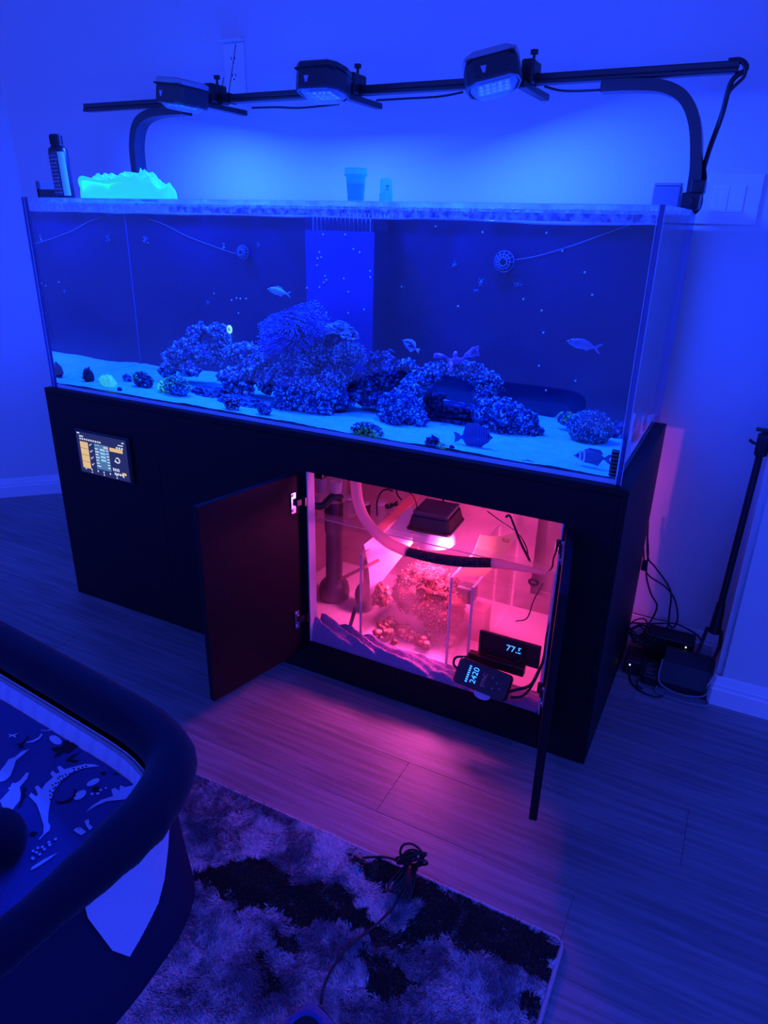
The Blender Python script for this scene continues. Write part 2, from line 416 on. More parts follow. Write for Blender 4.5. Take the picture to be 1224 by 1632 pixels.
def wave(x, y): return ZW + 0.0050 * nz(x * 4, y * 4, 1) + 0.0012 * nz(x * 14, y * 14, 4)
WX0, WX1, WY0, WY1 = TX0 + T + .0003, TX1 - T - .0003, TY0 + T + .0004, TY1 - T - .0003
nx, ny = 180, 50
bm = grid_bm(WX0, WX1, WY0, WY1, nx, ny, wave)
bm.verts.ensure_lookup_table()
def skirt(idx, flip):
    top = [bm.verts[i] for i in idx]; bot = [bm.verts.new((v.co.x, v.co.y, ZS - 0.004)) for v in top]
    for i in range(len(top) - 1):
        q = (top[i], bot[i], bot[i + 1], top[i + 1])
        f = bm.faces.new(q if not flip else tuple(reversed(q))); f.material_index = 1
skirt([i for i in range(nx + 1)], False)                                   # front
bm.verts.ensure_lookup_table()
skirt([j * (nx + 1) for j in range(ny + 1)], True)                          # left
bm.verts.ensure_lookup_table()
skirt([j * (nx + 1) + nx for j in range(ny + 1)], False)                    # right
for f in bm.faces: f.normal_update()
# outward normals
for f in bm.faces:
    c = f.calc_center_median(); n_ = f.normal
    if f.material_index == 0: want = Vector((0, 0, 1))
    elif abs(c.y - WY0) < 1e-3: want = Vector((0, -1, 0))
    elif abs(c.x - WX0) < 1e-3: want = Vector((-1, 0, 0))
    else: want = Vector((1, 0, 0))
    if n_.dot(want) < 0: f.normal_flip()
link('water', bm, ['water_top', 'water_side'], aq, recalc=False)
# wavy bright meniscus film where the water meets the front pane
mat('meniscus', (0.75, 0.9, 1.0), 0.1, bump=0.3, bscale=30)
bm = NB()
pts = [(WX0 + (WX1 - WX0) * i / 160, WY0 + 0.004, wave(WX0 + (WX1 - WX0) * i / 160, WY0) - 0.001) for i in range(161)]
tube(bm, pts, lambda t: 0.0017, 6, k=1)
link('meniscus', bm, 'meniscus', aq, smooth=True)
# pale droplets on the brace underside
bm = NB(); r_ = random.Random(5)
bm.free(); bm = Blobs(1)
for i in range(520):
    x = r_.uniform(WX0 + 0.02, WX1 - 0.02); s_ = r_.uniform(0.0015, 0.0045)
    bm.add(vmat((x, WY0 + r_.uniform(0.003, 0.045), TZ1 - 0.0125 - s_ * 0.3), s=(s_, s_, s_ * r_.uniform(0.4, 1.3))))
link_blobs('water_drops', bm, 'acrylic_edge', aq, smooth=True, kind='stuff')
clear_mat('bright_band_mat', (.95, .97, 1), 1.3, .2, haze=0.55, hazecol=(.8, .9, 1), hscale=60)  # hazy film added to paint the bright band above the waterline
bm = NB(); va = [bm.verts.new((WX0 + (WX1 - WX0) * i / 120, WY0 + .0006, wave(WX0 + (WX1 - WX0) * i / 120, WY0))) for i in range(121)]; vb = [bm.verts.new((v.co.x, v.co.y, TZ1 - .0125)) for v in va]
for i in range(120): bm.faces.new((va[i], va[i + 1], vb[i + 1], vb[i]))
link('bright_band_film', bm, 'bright_band_mat', aq)
link('seam_glint', box(NB(), TX0 + T + .0004, TX0 + T + .0014, TY1 - T - .0016, TY1 - T - .0004, ZS, ZW), 'acrylic_side_edge', aq)
for x in (TX1 - .0008, TX1 - T - .0012, TX0 - .0004, TX0 + T): link('seam_glint', box(NB(), x, x + .0014, TY0 - .0004, TY0 + .0006, TZ0 + .002, TZ1 - .002), 'seam_glint', aq)  # thin pale strips painting the bright glints down the front corners
# sand bed
def sandz(x, y):
    back = max(0, min(1, (y - 0.1) / 0.5))
    e = min(1, min(x - WX0, WX1 - x, y - WY0) / 0.02 + 0.4)
    return ZS + 0.004 * nz(x * 6, y * 6, 2) + 0.0025 * nz(x * 17, y * 17, 5) + 0.001 * nz(x * 60, y * 60, 8) + 0.010 * back * (0.5 + nz(x * 3, y * 2, 9)) * e
link('sand_bed', grid_bm(WX0 + .001, WX1 - .001, WY0 + .001, WY1 - .001, 420, 140, sandz), 'reef_sand', aq, smooth=True, kind='stuff')
# overflow box
ox0, ox1, oy0, oy1 = 0.804, 1.028, 0.495, 0.6265
bm = NB(); box(bm, ox0, ox1, oy0, oy0 + 0.008, ZS - 0.002, 1.262)
ov = link('overflow_box', bm, 'blue_acrylic', aq)
bm = NB(); box(bm, ox0, ox0 + 0.008, oy0 + 0.0085, oy1, ZS - 0.002, 1.262); box(bm, ox1 - 0.008, ox1, oy0 + 0.0085, oy1, ZS - 0.002, 1.262)
link('overflow_side', bm, 'black_acrylic', aq)
bm = NB()
for i in range(17):
    x = ox0 + 0.006 + i * (ox1 - ox0 - 0.012) / 16
    box(bm, x - 0.0048, x + 0.0048, oy0, oy0 + 0.006, 1.262, 1.312, 0.0015)
for i in range(8):
    y = oy0 + 0.02 + i * 0.0145; box(bm, ox1 - 0.006, ox1, y - 0.0042, y + 0.0042, 1.262, 1.312, 0.0015)
link('overflow_comb', bm, 'black_acrylic', aq, kind='stuff')
bm = box(NB(), ox0 + 0.01, ox1 - 0.01, oy0 + 0.014, oy0 + 0.018, 1.240, 1.31)  # pale plate added behind the comb so its slots look lit
mat('lit_backing', (0.75, 0.8, 0.85), 0.6); link('lit_slot_backing', bm, 'lit_backing', aq)
# ------------------------------------------------------------------ reef
def coral_mat(name, c1, c2, scale=60, bump=0.8, emit=None, estr=0.0, rough=0.85):
    """living rock: cells and blotches of two colours"""
    m = bpy.data.materials.new(name); m.use_nodes = True; nt = m.node_tree; b = nt.nodes['Principled BSDF']; b.inputs['Roughness'].default_value = rough
    b.inputs['Specular IOR Level'].default_value = 0.2
    tc = nt.nodes.new('ShaderNodeTexCoord'); v = nt.nodes.new('ShaderNodeTexVoronoi'); v.inputs['Scale'].default_value = scale; n = nt.nodes.new('ShaderNodeTexNoise'); n.inputs['Scale'].default_value = scale * 0.35; n.inputs['Detail'].default_value = 6
    nt.links.new(tc.outputs['Object'], v.inputs['Vector']); nt.links.new(tc.outputs['Object'], n.inputs['Vector'])
    ad = nt.nodes.new('ShaderNodeMath'); ad.operation = 'MULTIPLY_ADD'; ad.inputs[1].default_value = -0.9
    nt.links.new(v.outputs['Distance'], ad.inputs[0]); nt.links.new(n.outputs['Fac'], ad.inputs[2])
    r = nt.nodes.new('ShaderNodeValToRGB'); r.color_ramp.elements[0].position = 0.02; r.color_ramp.elements[1].position = 0.34
    r.color_ramp.elements[0].color = (*c2, 1); r.color_ramp.elements[1].color = (*c1, 1)
    nt.links.new(ad.outputs[0], r.inputs['Fac']); nt.links.new(r.outputs['Color'], b.inputs['Base Color'])
    bp = nt.nodes.new('ShaderNodeBump'); bp.inputs['Strength'].default_value = bump; bp.inputs['Distance'].default_value = 0.004
    nt.links.new(ad.outputs[0], bp.inputs['Height']); nt.links.new(bp.outputs['Normal'], b.inputs['Normal'])
    if emit: b.inputs['Emission Color'].default_value = (*emit, 1); b.inputs['Emission Strength'].default_value = estr
    MATS[name] = m; return m
coral_mat('live_rock', (0.15, 0.52, 0.62), (0.010, 0.035, 0.11), 95, bump=1.0)
coral_mat('dome_green', (0.10, 0.42, 0.34), (0.010, 0.05, 0.08), 150)
coral_mat('crust', (0.30, 0.95, 1.0), (0.015, 0.06, 0.15), 130)
coral_mat('dark_rock', (0.07, 0.13, 0.24), (0.008, 0.015, 0.05), 80)
coral_mat('pale_coral', (0.45, 1.0, 0.92), (0.04, 0.12, 0.18), 110)
coral_mat('green_coral', (0.25, 1.0, 0.45), (0.02, 0.16, 0.10), 120, emit=(0.03, 0.4, 0.10), estr=0.12)
coral_mat('neon_coral', (0.3, 1.0, 0.4), (0.1, 0.7, 0.25), 90, emit=(0.08, 0.9, 0.22), estr=0.35)
coral_mat('striped_coral', (0.75, 0.85, 0.75), (0.02, 0.03, 0.05), 150)
coral_mat('purple_coral', (0.85, 0.45, 0.65), (0.35, 0.12, 0.35), 60)
coral_mat('blue_tentacle', (0.06, 0.30, 0.85), (0.02, 0.08, 0.45), 40, bump=0.1)
mat('blue_tip', (0.25, 0.75, 1.0), 0.6)
coral_mat('plate_coral', (0.55, 1.0, 1.0), (0.12, 0.35, 0.5), 60)
mat('polyp_tip', (0.35, 0.65, 0.8), 0.6)
mat('polyp_green', (0.2, 1.0, 0.4), 0.6, emit=(0.04, 0.5, 0.12), estr=0.10)

def lump(bm, c, r, sub, amp, freq, seed, s=(1, 1, 1)):
    b = bmesh.new(); bmesh.ops.create_icosphere(b, subdivisions=sub, radius=1.0)
    c = Vector(c)
    for v in b.verts:
        d = v.co.normalized(); p = Vector((d.x * s[0], d.y * s[1], d.z * s[2])) * r
        q = (c + p) * freq + Vector((seed * 7.3, 0, 0))
        n1 = noise.noise(q); n2 = noise.noise(q * 2.3); n3 = noise.voronoi(q * 3.0)[0][0]; n4 = noise.noise(q * 6.5)
        k = 1 + amp * (0.9 * n1 + 0.55 * n2 + 0.75 * (0.35 - n3) + 0.28 * n4)
        v.co = c + p * k
    merge(bm, b)
def nodules(bm, src, count, rmin, rmax, rg, sub=1, up=-0.4, jitter=0.5, flat=1.0):
    """small coral heads scattered over a surface, one mass nobody could count"""
    src.faces.ensure_lookup_table(); fs = [f for f in src.faces if f.normal.z > up and f.calc_area() > 0]
    if not fs: return
    ws = np.cumsum([f.calc_area() for f in fs]); tot = ws[-1]
    for _ in range(count):
        f = fs[int(np.searchsorted(ws, rg.uniform(0, tot * 0.9999)))]
        c = f.calc_center_median(); r = rmin + (rmax - rmin) * rg.random() ** 2.5; n_ = f.normal
        M = Matrix.Translation(c + n_ * r * 0.4) @ n_.to_track_quat('Z', 'Y').to_matrix().to_4x4() @ Matrix.Rotation(rg.uniform(0, 6), 4, 'Z') @ Matrix.Diagonal((1 + rg.uniform(-jitter, jitter), 1, flat * (1 + rg.uniform(-jitter, jitter)), 1))
        bm.add(M @ Matrix.Diagonal((r, r, r, 1)))
REEF_N = [0]
def rock(name, label, cat, blobs, m='live_rock', nod='pale_coral', ncount=200, nr=(0.002, 0.010), amp=0.40, freq=16, sub=4, group=None, nodname='coral_growth', up=-0.3, base=True, nflat=1.0, fat=1.08):
    """blobs: (px, py, y, rx_px, rz_px) measured through the water"""
    REEF_N[0] += 1; sd = REEF_N[0]; rg = random.Random(sd); bm = NB()
    for px, py, y, rx, rz in blobs:
        c = Wt(px, py, 'y', y); r = wr(px, py, y, rz) * fat; kx = rx / rz
        lump(bm, c, r, sub, amp, freq * min(2.2, 0.045 / max(r, 0.012)), sd, (kx, min(1.1, max(0.75, kx * 0.8)), 1))
    for v in bm.verts:
        if v.co.z < ZS - 0.003: v.co.z = ZS - 0.003
        v.co.y = min(v.co.y, 0.624); v.co.y = max(v.co.y, 0.028); v.co.x = min(v.co.x, 1.824)
        if v.co.y > 0.49 and 0.798 < v.co.x < 1.034: v.co.y = 0.49
    bm.normal_update()
    nb = Blobs(1)
    if ncount: nodules(nb, bm, ncount, nr[0], nr[1], rg, up=up, flat=nflat)
    lo = min(v.co.z for v in bm.verts); cx = sum(v.co.x for v in bm.verts) / len(bm.verts); cy2 = sum(v.co.y for v in bm.verts) / len(bm.verts)
    r = empty(name, (cx, cy2, lo), label, cat, group)
    link('rock_body' if cat == 'rock' else 'coral_body', bm, m, r, smooth=True)
    if ncount: link_blobs(nodname, nb, nod, r, ((-9, .027, ZS - .004), (1.825, .6255, 9)))
    return r
# big rock work, left to right
rock('rock_arch', 'left rock arch with two knobbly peaks and a dark hollow beneath', 'rock',
     [(290, 560, 0.34, 22, 18), (308, 540, 0.36, 15, 15), (322, 527, 0.38, 10, 9), (345, 528, 0.38, 14, 11), (352, 545, 0.38, 16, 14), (275, 575, 0.33, 14, 13), (318, 562, 0.36, 26, 14), (360, 560, 0.37, 14, 12),
      (268, 592, 0.32, 12, 12), (300, 590, 0.32, 22, 10), (335, 575, 0.36, 22, 8)], ncount=1100)
rock('live_rock', 'lumpy pale-topped rock between the left arch and the tentacled coral', 'rock',
     [(378, 568, 0.30, 19, 14), (400, 560, 0.32, 14, 14), (372, 605, 0.24, 20, 17), (395, 592, 0.28, 20, 20), (415, 590, 0.30, 18, 22), (425, 610, 0.28, 16, 16), (385, 622, 0.24, 18, 10)], nod='pale_coral', ncount=1100, nr=(0.002, 0.011))
rock('live_rock', 'tallest central rock pile crusted with coral below the tentacled coral', 'rock',
     [(480, 590, 0.30, 36, 28), (470, 630, 0.22, 28, 24), (505, 635, 0.23, 32, 26), (455, 652, 0.20, 22, 12), (530, 612, 0.28, 28, 28), (515, 570, 0.32, 26, 20), (475, 560, 0.32, 24, 20), (548, 595, 0.32, 16, 20), (505, 655, 0.2, 28, 10), (540, 640, 0.26, 20, 14), (440, 600, 0.28, 18, 18)],
     ncount=2000, nr=(0.002, 0.011), nod='crust')
rock('live_rock', 'round-topped rock right of the central pile', 'rock', [(612, 592, 0.36, 30, 26), (590, 610, 0.34, 24, 22), (625, 610, 0.36, 24, 22), (575, 630, 0.32, 22, 16), (600, 640, 0.3, 26, 10)], ncount=1100, nod='dark_rock', nr=(0.002,0.009))
rock('rock_arch', 'right rock arch spanning a dark hollow with pale branching coral on top', 'rock',
     [(640, 650, 0.24, 32, 22), (625, 668, 0.22, 20, 12), (660, 668, 0.24, 26, 12), (655, 625, 0.28, 20, 18), (668, 608, 0.31, 20, 15), (690, 595, 0.33, 18, 13), (712, 588, 0.34, 18, 11), (738, 590, 0.35, 20, 12), (762, 600, 0.35, 20, 14), (782, 612, 0.35, 15, 16), (772, 632, 0.34, 18, 14), (650, 585, 0.36, 12, 10),
      (800, 665, 0.33, 30, 22), (830, 672, 0.34, 24, 17), (780, 660, 0.32, 22, 22), (845, 685, 0.34, 14, 10), (800, 683, 0.32, 34, 10)], ncount=2000, nr=(0.0018, 0.009), nod='crust', amp=0.30, fat=1.12)
rock('dark_rock', 'dark rock wedged in the left foot of the right arch', 'rock', [(688, 650, 0.36, 16, 20), (682, 670, 0.34, 18, 12)], m='dark_rock', nod='dark_rock', ncount=120)
def slab(px, py, y, rx, ry, label, th=0.008, m='dark_rock'):
    c = Wt(px, py, 'y', y); bm = NB(); w = wr(px, py, y, rx) * 1.25; rg = random.Random(int(px)); base = sandz(c.x, c.y) - 0.002
    for k in range(3):
        n = 26; ring = []
        f = 1 - 0.16 * k; dx = rg.uniform(-.1, .1) * w
        for j in range(n):
            a = 2 * PI * j / n; rr = f * (1 + 0.22 * nz(math.cos(a) * 1.6 + k * 5 + px, math.sin(a) * 1.6)); ring.append((c.x + dx + w * rr * math.cos(a), min(.62, c.y + ry * rr * math.sin(a))))
        loft(bm, [[Vector((x, y_, base + k * th + z)) for x, y_ in ring] for z in (0, th * 0.8)])
    return link('slate_slab', bm, m, label=label, cat='rock', smooth=20)
slab(385, 640, 0.16, 40, 0.045, 'layered dark slate lying between the left arch and the central pile', m='live_rock')
slab(335, 615, 0.24, 36, 0.05, 'flat flaky slate lying under the left arch', m='live_rock')
slab(722, 664, 0.40, 48, 0.085, 'layered slate under the hollow of the right arch', 0.014)
# tentacled corals
def tentacles(name, label, px, py, y, rpx, n, L, tr, m, tipm, sphere=(1, 1, 1), seed=1, hemi=-0.5, droop=0.3):
    c = Wt(px, py, 'y', y); R = wr(px, py, y, rpx); rg = random.Random(seed)
    r = empty(name, (c.x, c.y, c.z - R), label, 'coral')
    core = NB(); lump(core, c, R * 0.62, 4, 0.3, 18, seed, sphere); link('coral_base', core, 'dark_rock', r, smooth=True)
    for _p in range(2): pass
    parts = []; tb = Blobs(1); cnt = 0; U5 = [(math.cos(2 * PI * j / 5), math.sin(2 * PI * j / 5)) for j in range(5)]
    while cnt < n:
        d = Vector((rg.gauss(0, 1), rg.gauss(0, 1), rg.gauss(0, 1))).normalized()
        if d.z < hemi: continue
        cnt += 1
        a = c + Vector((d.x * sphere[0], d.y * sphere[1], d.z * sphere[2])) * R * 0.5
        sway = Vector((nz(a.x * 14, a.z * 14, seed), nz(a.y * 14, a.x * 14, seed + 3), nz(a.z * 14, a.y * 14, seed + 5)))
        l = L * rg.uniform(0.7, 1.15) * R
        p1 = a + d * l * 0.5 + sway * l * 0.6; p2 = a + d * l * 0.85 + sway * l * 1.5 + Vector((0, 0, -droop * l * (1 - d.z) * 0.5))
        path = smooth_path([a, p1, p2], 3); e1 = d.orthogonal().normalized(); e2 = d.cross(e1)
        parts.append([[tuple(q + (e1 * u + e2 * w) * tr * (1 - .04 * i)) for u, w in U5] for i, q in enumerate(path)])
        tb.add(vmat(p2, s=(tr * 1.1,) * 3))
    V = np.array(parts).reshape(-1, 3); nr_ = len(parts[0]); me = bpy.data.meshes.new('tentacles'); fs = []
    for k in range(len(parts)):
        o_ = k * nr_ * 5
        for i in range(nr_ - 1):
            for j in range(5): fs.append((o_ + i * 5 + j, o_ + i * 5 + (j + 1) % 5, o_ + (i + 1) * 5 + (j + 1) % 5, o_ + (i + 1) * 5 + j))
    me.from_pydata([tuple(q) for q in (V - np.array(ORG[r.name]))], [], fs); me.polygons.foreach_set('use_smooth', [True] * len(fs)); me.materials.append(MATS[m])
    o = bpy.data.objects.new('tentacles', me); COL.objects.link(o); o.parent = r; o['kind'] = 'stuff'
    link_blobs('tentacle_tips', tb, tipm, r)
    return r
tentacles('tentacle_coral', 'large round coral with flowing blue tentacles atop the central rock', 468, 528, 0.27, 52, 900, 0.80, 0.0014, 'blue_tentacle', 'blue_tip', (1.0, 0.9, 0.92), 4, -0.8)
tentacles('tentacle_coral', 'smaller pale tentacled coral at the shoulder of the central rock', 555, 570, 0.27, 23, 330, 0.75, 0.0010, 'pale_coral', 'polyp_tip', (1.1, 0.9, 0.9), 5, -0.4)
# plate coral: tiers of ruffled plates
c = Wt(541, 526, 'y', 0.31); bm = Blobs(2); rg = random.Random(9)
for k in range(150):
    a = rg.uniform(0, 2 * PI); q = rg.random() ** 0.6
    p = c + Vector((math.cos(a) * 0.055 * q, math.sin(a) * 0.04 * q, 0.032 * (1 - q * q) - 0.014 + rg.uniform(-0.012, 0.006)))
    M = Matrix.Translation(p) @ Matrix.Rotation(rg.uniform(-.5, .5), 4, 'X') @ Matrix.Rotation(rg.uniform(-.5, .5), 4, 'Y')
    bm.add(M @ Matrix.Diagonal((rg.uniform(.006, .011), rg.uniform(.006, .011), .0028, 1)))
bodyb = NB(); lump(bodyb, c - Vector((0, 0, 0.02)), 0.032, 4, 0.3, 20, 3, (1.35, 1, 0.9))
pc = empty('plate_coral', c - Vector((0, 0, 0.05)), 'pale ruffled plate coral right of the big tentacled coral', 'coral')
link('coral_base', bodyb, 'dark_rock', pc, smooth=True); link_blobs('coral_plates', bm, 'plate_coral', pc)
# branching pale piece on the right arch
bm = NB(); pts = [Wt(*p, 'y', 0.33) for p in ((692, 566), (706, 569), (720, 576), (735, 572), (748, 562), (762, 553))]
tube(bm, pts, lambda t: 0.0062 * (1 + 0.35 * math.sin(t * 17)), 12)
tube(bm, [Wt(722, 576, 'y', 0.33), Wt(724, 568, 'y', 0.335), Wt(727, 562, 'y', .33)], 0.006, 8); tube(bm, [Wt(718, 575, 'y', .33), Wt(719, 586, 'y', .31), Wt(716, 592, 'y', .3)], 0.007, 8); tube(bm, [Wt(740, 568, 'y', .33), Wt(752, 566, 'y', .33), Wt(763, 562, 'y', .34)], 0.005, 8)
for v in bm.verts: v.co += Vector((nz(*(v.co * 90)), nz(*(v.co * 90 + Vector((5, 0, 0)))), nz(*(v.co * 90 + Vector((0, 5, 0)))))) * 0.006
link('branching_coral', bm, 'purple_coral', smooth=True, label='pinkish branching coral lying across the top of the right arch', cat='coral')
# coral heads resting on the sand
def head(px, py, y, rx, rz, m, label, nod=None, ncount=120, nr=(0.002, 0.005), name='coral_head', amp=0.14, cat='coral', freq=20):
    y = Wt(px, py + rz * 0.8, 'z', sandz(Wt(px, py, 'y', 0.2).x, 0.2)).y if y is None else y
    y = max(0.028 + wr(px, py, .1, rz) * 0.8, min(0.6, y))
    return rock(name, label, cat, [(px, py, y, rx, rz)], m=m, nod=nod or m, ncount=ncount, nr=nr, amp=amp, freq=freq, up=-0.2, nodname='polyps')
head(940, 684, 0.36, 33, 27, 'dome_green', 'big domed coral head dotted with pale polyps at the right of the sand', 'pale_coral', 260, (0.0018, 0.0034), amp=0.08)
head(902, 668, 0.45, 13, 10, 'live_rock', 'small greenish lump behind the big domed coral head', 'green_coral', 60)
head(985, 690, 0.45, 16, 16, 'live_rock', 'rock between the big domed coral head and the right pane', 'live_rock', 80, cat='rock')
head(283, 615, None, 22, 15, 'live_rock', 'rounded greenish brain coral in front of the left arch', 'green_coral', 260, (0.002, 0.004), amp=0.1)
head(262, 617, None, 11, 9, 'green_coral', 'small green coral touching the left side of the brain coral', 'neon_coral', 60)
head(228, 606, None, 17, 13, 'dark_rock', 'bluish rock with green tufts left of the brain coral', 'green_coral', 80, cat='rock')
head(203, 603, None, 8, 6, 'live_rock', 'little pebbly coral behind the neon green coral', 'pale_coral', 30)
head(172, 609, None, 14, 9, 'neon_coral', 'glowing neon green coral on the sand at the left', 'neon_coral', 60, (0.003, 0.005))
head(141, 599, None, 10, 11, 'black_matte', 'small black upright lump on the sand left of the neon green coral', 'dark_rock', 20, cat='rock')
head(191, 621, None, 4.5, 4, 'dark_rock', 'tiny dark pebble on the sand below the neon green coral', ncount=0, cat='rock')
head(370, 645, None, 13, 10, 'striped_coral', 'black and white coral ball in front of the layered slate', 'striped_coral', 80, (0.002, 0.0035))
head(421, 652, None, 12, 9, 'live_rock', 'small coral lump at the foot of the central pile', 'pale_coral', 70, (0.002, 0.004))
head(585, 688, None, 24, 13, 'green_coral', 'bright green-white coral mound on the sand near the front pane', 'pale_coral', 240, (0.0025, 0.0045), amp=0.1)
head(534, 691, None, 5.5, 4.5, 'dark_rock', 'tiny dark pebble left of the bright green-white coral mound', ncount=0, cat='rock')
head(690, 706, None, 10, 9, 'dark_rock', 'small dark knob of rock at the front pane under the right arch', 'live_rock', 50, cat='rock')
head(700, 717, None, 13, 10, 'live_rock', 'greenish coral lump against the front pane beside the dark knob', 'green_coral', 110, (0.002, 0.004))
head(720, 713, None, 4, 3.5, 'dark_rock', 'tiny dark pebble left of the striped fish', ncount=0, cat='rock')
head(840, 748, 0.05, 8, 5, 'live_rock', 'faint little tuft of algae on the sand at the front pane', 'pale_coral', 50, (0.001, 0.003), name='algae_tuft', cat='algae')
# glowing polyp disc on the left arch
c = Wt(366, 525, 'y', 0.36); R = wr(366, 525, .36, 6.5)
g = empty('polyp_disc', c, 'glowing yellow-green ring-shaped polyp behind the left arch', 'coral')
bm = NB(); M = Matrix.Translation(c) @ Matrix.Rotation(-0.45, 4, 'Z') @ Matrix.Rotation(math.radians(90), 4, 'X'); lathe(bm, [(R * .45, 0.002), (R * .75, 0.004), (R, 0.003), (R * 1.05, 0), (R, -0.002), (R * .3, -0.002)], 20, M)
mat('neon_ring', (0.6, 1, 0.2), 0.5, emit=(0.45, 1.0, 0.06), estr=0.75); link('polyp_rim', bm, 'neon_ring', g, smooth=True)
bm = NB(); lathe(bm, [(R * .44, 0.0035), (R * .44, 0.0005)], 16, M); mat('polyp_mouth', (0.1, 0.6, 0.2), 0.5, emit=(0.06, 0.5, 0.08), estr=0.5); link('polyp_mouth', bm, 'polyp_mouth', g)
bm = NB(); tube(bm, [c + Vector((0, 0.004, 0)), c + Vector((0.004, .012, -0.02)), c + Vector((0.0, 0.02, -0.05))], 0.004, 8); link('polyp_stalk', bm, 'dark_rock', g, smooth=True)

# ------------------------------------------------------------------ fish
def stripe_mat(name, c1, c2, scale, axis='X', lo=0.45, hi=0.55, dist=1.5):
    m = bpy.data.materials.new(name); m.use_nodes = True; nt = m.node_tree; b = nt.nodes['Principled BSDF']; b.inputs['Roughness'].default_value = 0.4
    tc = nt.nodes.new('ShaderNodeTexCoord'); w = nt.nodes.new('ShaderNodeTexWave'); w.bands_direction = axis; w.inputs['Scale'].default_value = scale; w.inputs['Distortion'].default_value = dist; w.inputs['Detail Scale'].default_value = 3
    r = nt.nodes.new('ShaderNodeValToRGB'); r.color_ramp.elements[0].position = lo; r.color_ramp.elements[1].position = hi; r.color_ramp.elements[0].color = (*c2, 1); r.color_ramp.elements[1].color = (*c1, 1)
    nt.links.new(tc.outputs['Object'], w.inputs['Vector']); nt.links.new(w.outputs['Fac'], r.inputs['Fac']); nt.links.new(r.outputs['Color'], b.inputs['Base Color']); MATS[name] = m
mat('fish_pale', (0.35, 1.0, 0.95), 0.35, var=0.15, vscale=60); mat('fish_lilac', (0.30, 0.28, 0.42), 0.35, var=0.2, vscale=40)
mat('fish_blue', (0.12, 0.35, 0.75), 0.35); mat('fish_navy', (0.01, 0.015, 0.06), 0.4); mat('fish_yellow', (0.5, 0.75, 0.35), 0.4); mat('fish_white', (0.8, 0.9, 0.9), 0.35); mat('fish_grey', (0.10, 0.15, 0.22), 0.4); mat('eye_black', (0.005, 0.005, 0.008), 0.1)
stripe_mat('fish_stripes', (0.07, 0.12, 0.26), (0.02, 0.035, 0.13), 55)
def fish(name, label, px, py, y, Lpx, top, bot, thick, bodym, finm, yaw=0.0, pitch=0.0, flip=1, dorsal=None, anal=None, fork=0.5, tailh=0.16, extra=None):
    """profile along the body from snout (0) to tail root (1), heights as fractions of body length; snout towards -x when flip = 1"""
    c = Wt(px, py, 'y', y); L = abs((Wt(px + Lpx / 2, py, 'y', y) - Wt(px - Lpx / 2, py, 'y', y)).x) * 0.97
    r = empty(name, (0, 0, 0), label, 'fish')
    def X(t): return (-0.5 + t * 0.80) * L
    n = len(top); ts = [i / (n - 1) for i in range(n)]; rings = []
    for i in range(25):
        t = i / 24; k = t * (n - 1); a = int(min(k, n - 2)); f = k - a; f = f * f * (3 - 2 * f)
        h1 = (top[a] * (1 - f) + top[a + 1] * f) * L; h2 = (bot[a] * (1 - f) + bot[a + 1] * f) * L
        w = thick * L * (math.sin(PI * min(1, t * 0.92 + 0.04)) ** 0.7) * 0.5 + 0.0008
        zc = (h1 - h2) / 2; hh = (h1 + h2) / 2
        rings.append([Vector((X(t), w * math.cos(q), zc + hh * math.sin(q))) for q in [2 * PI * j / 16 for j in range(16)]])
    bm = NB(); loft(bm, rings); body = link('fish_body', bm, bodym, r, org=(0, 0, 0), smooth=True)
    def fin(nm, pts, th=0.0012, mm=None, off=0.0, rot=0.0, par=None):
        bm = NB(); loft(bm, [[Vector((p[0] * L, s * th + off, p[1] * L)) for p in pts] for s in (-1, 1)])
        o = link(nm, bm, mm or finm, par or r, org=(0, 0, 0)); return o
    x1 = 0.29; fin('tail_fin', [(x1, 0.02), (x1 + 0.10, tailh * 0.75), (x1 + 0.21, tailh), (x1 + 0.21 - fork * 0.14, 0), (x1 + 0.21, -tailh), (x1 + 0.10, -tailh * 0.75), (x1, -0.02)])
    if dorsal: fin('dorsal_fin', dorsal)
    if anal: fin('anal_fin', anal)
    for s in (-1, 1):
        fin('pectoral_fin', [(-0.22, -0.02), (-0.12, 0.015), (-0.08, -0.03), (-0.14, -0.07)], off=s * (thick * L * 0.5 + 0.0005))
        bm = NB(); ico(bm, (X(0.13), s * thick * L * 0.33, 0.035 * L), 0.022 * L + 0.0004, 2); link('eye', bm, 'eye_black', r, org=(0, 0, 0), smooth=True)
    if extra: extra(r, L, X, thick)
    r.location = c; r.rotation_euler = (0, pitch, yaw + (PI if flip < 0 else 0))
    ORG[r.name] = c
    return r
slim_t = [0.01, 0.10, 0.15, 0.15, 0.10, 0.035]; slim_b = [0.01, 0.09, 0.14, 0.14, 0.09, 0.035]
fish('chromis', 'small pale green fish swimming above the tentacled coral', 445, 465, 0.30, 36, slim_t, slim_b, 0.13, 'fish_pale', 'fish_pale', 0.2, math.radians(10), 1, [(-0.2, 0.13), (-0.1, 0.2), (0.1, 0.17), (0.15, 0.08)], [(0.0, -0.13), (0.08, -0.18), (0.16, -0.07)], 0.9, 0.11)
def tang_extra(r, L, X, th):
    for s in (-1, 1):
        bm = NB(); pts = [(-0.34, 0.07), (-0.2, 0.13), (0.0, 0.15), (0.2, 0.06), (0.28, 0.0), (0.16, 0.0), (0.05, -0.06), (-0.1, -0.07), (-0.14, -0.01), (0.0, 0.02), (0.02, 0.07), (-0.12, 0.08), (-0.24, 0.03)]
        loft(bm, [[Vector((p[0] * L, s * (th * L * 0.44 + q * 0.0015), p[1] * L)) for p in pts] for q in (0, 1)]); link('dark_marking', bm, 'fish_navy', r, org=(0, 0, 0))
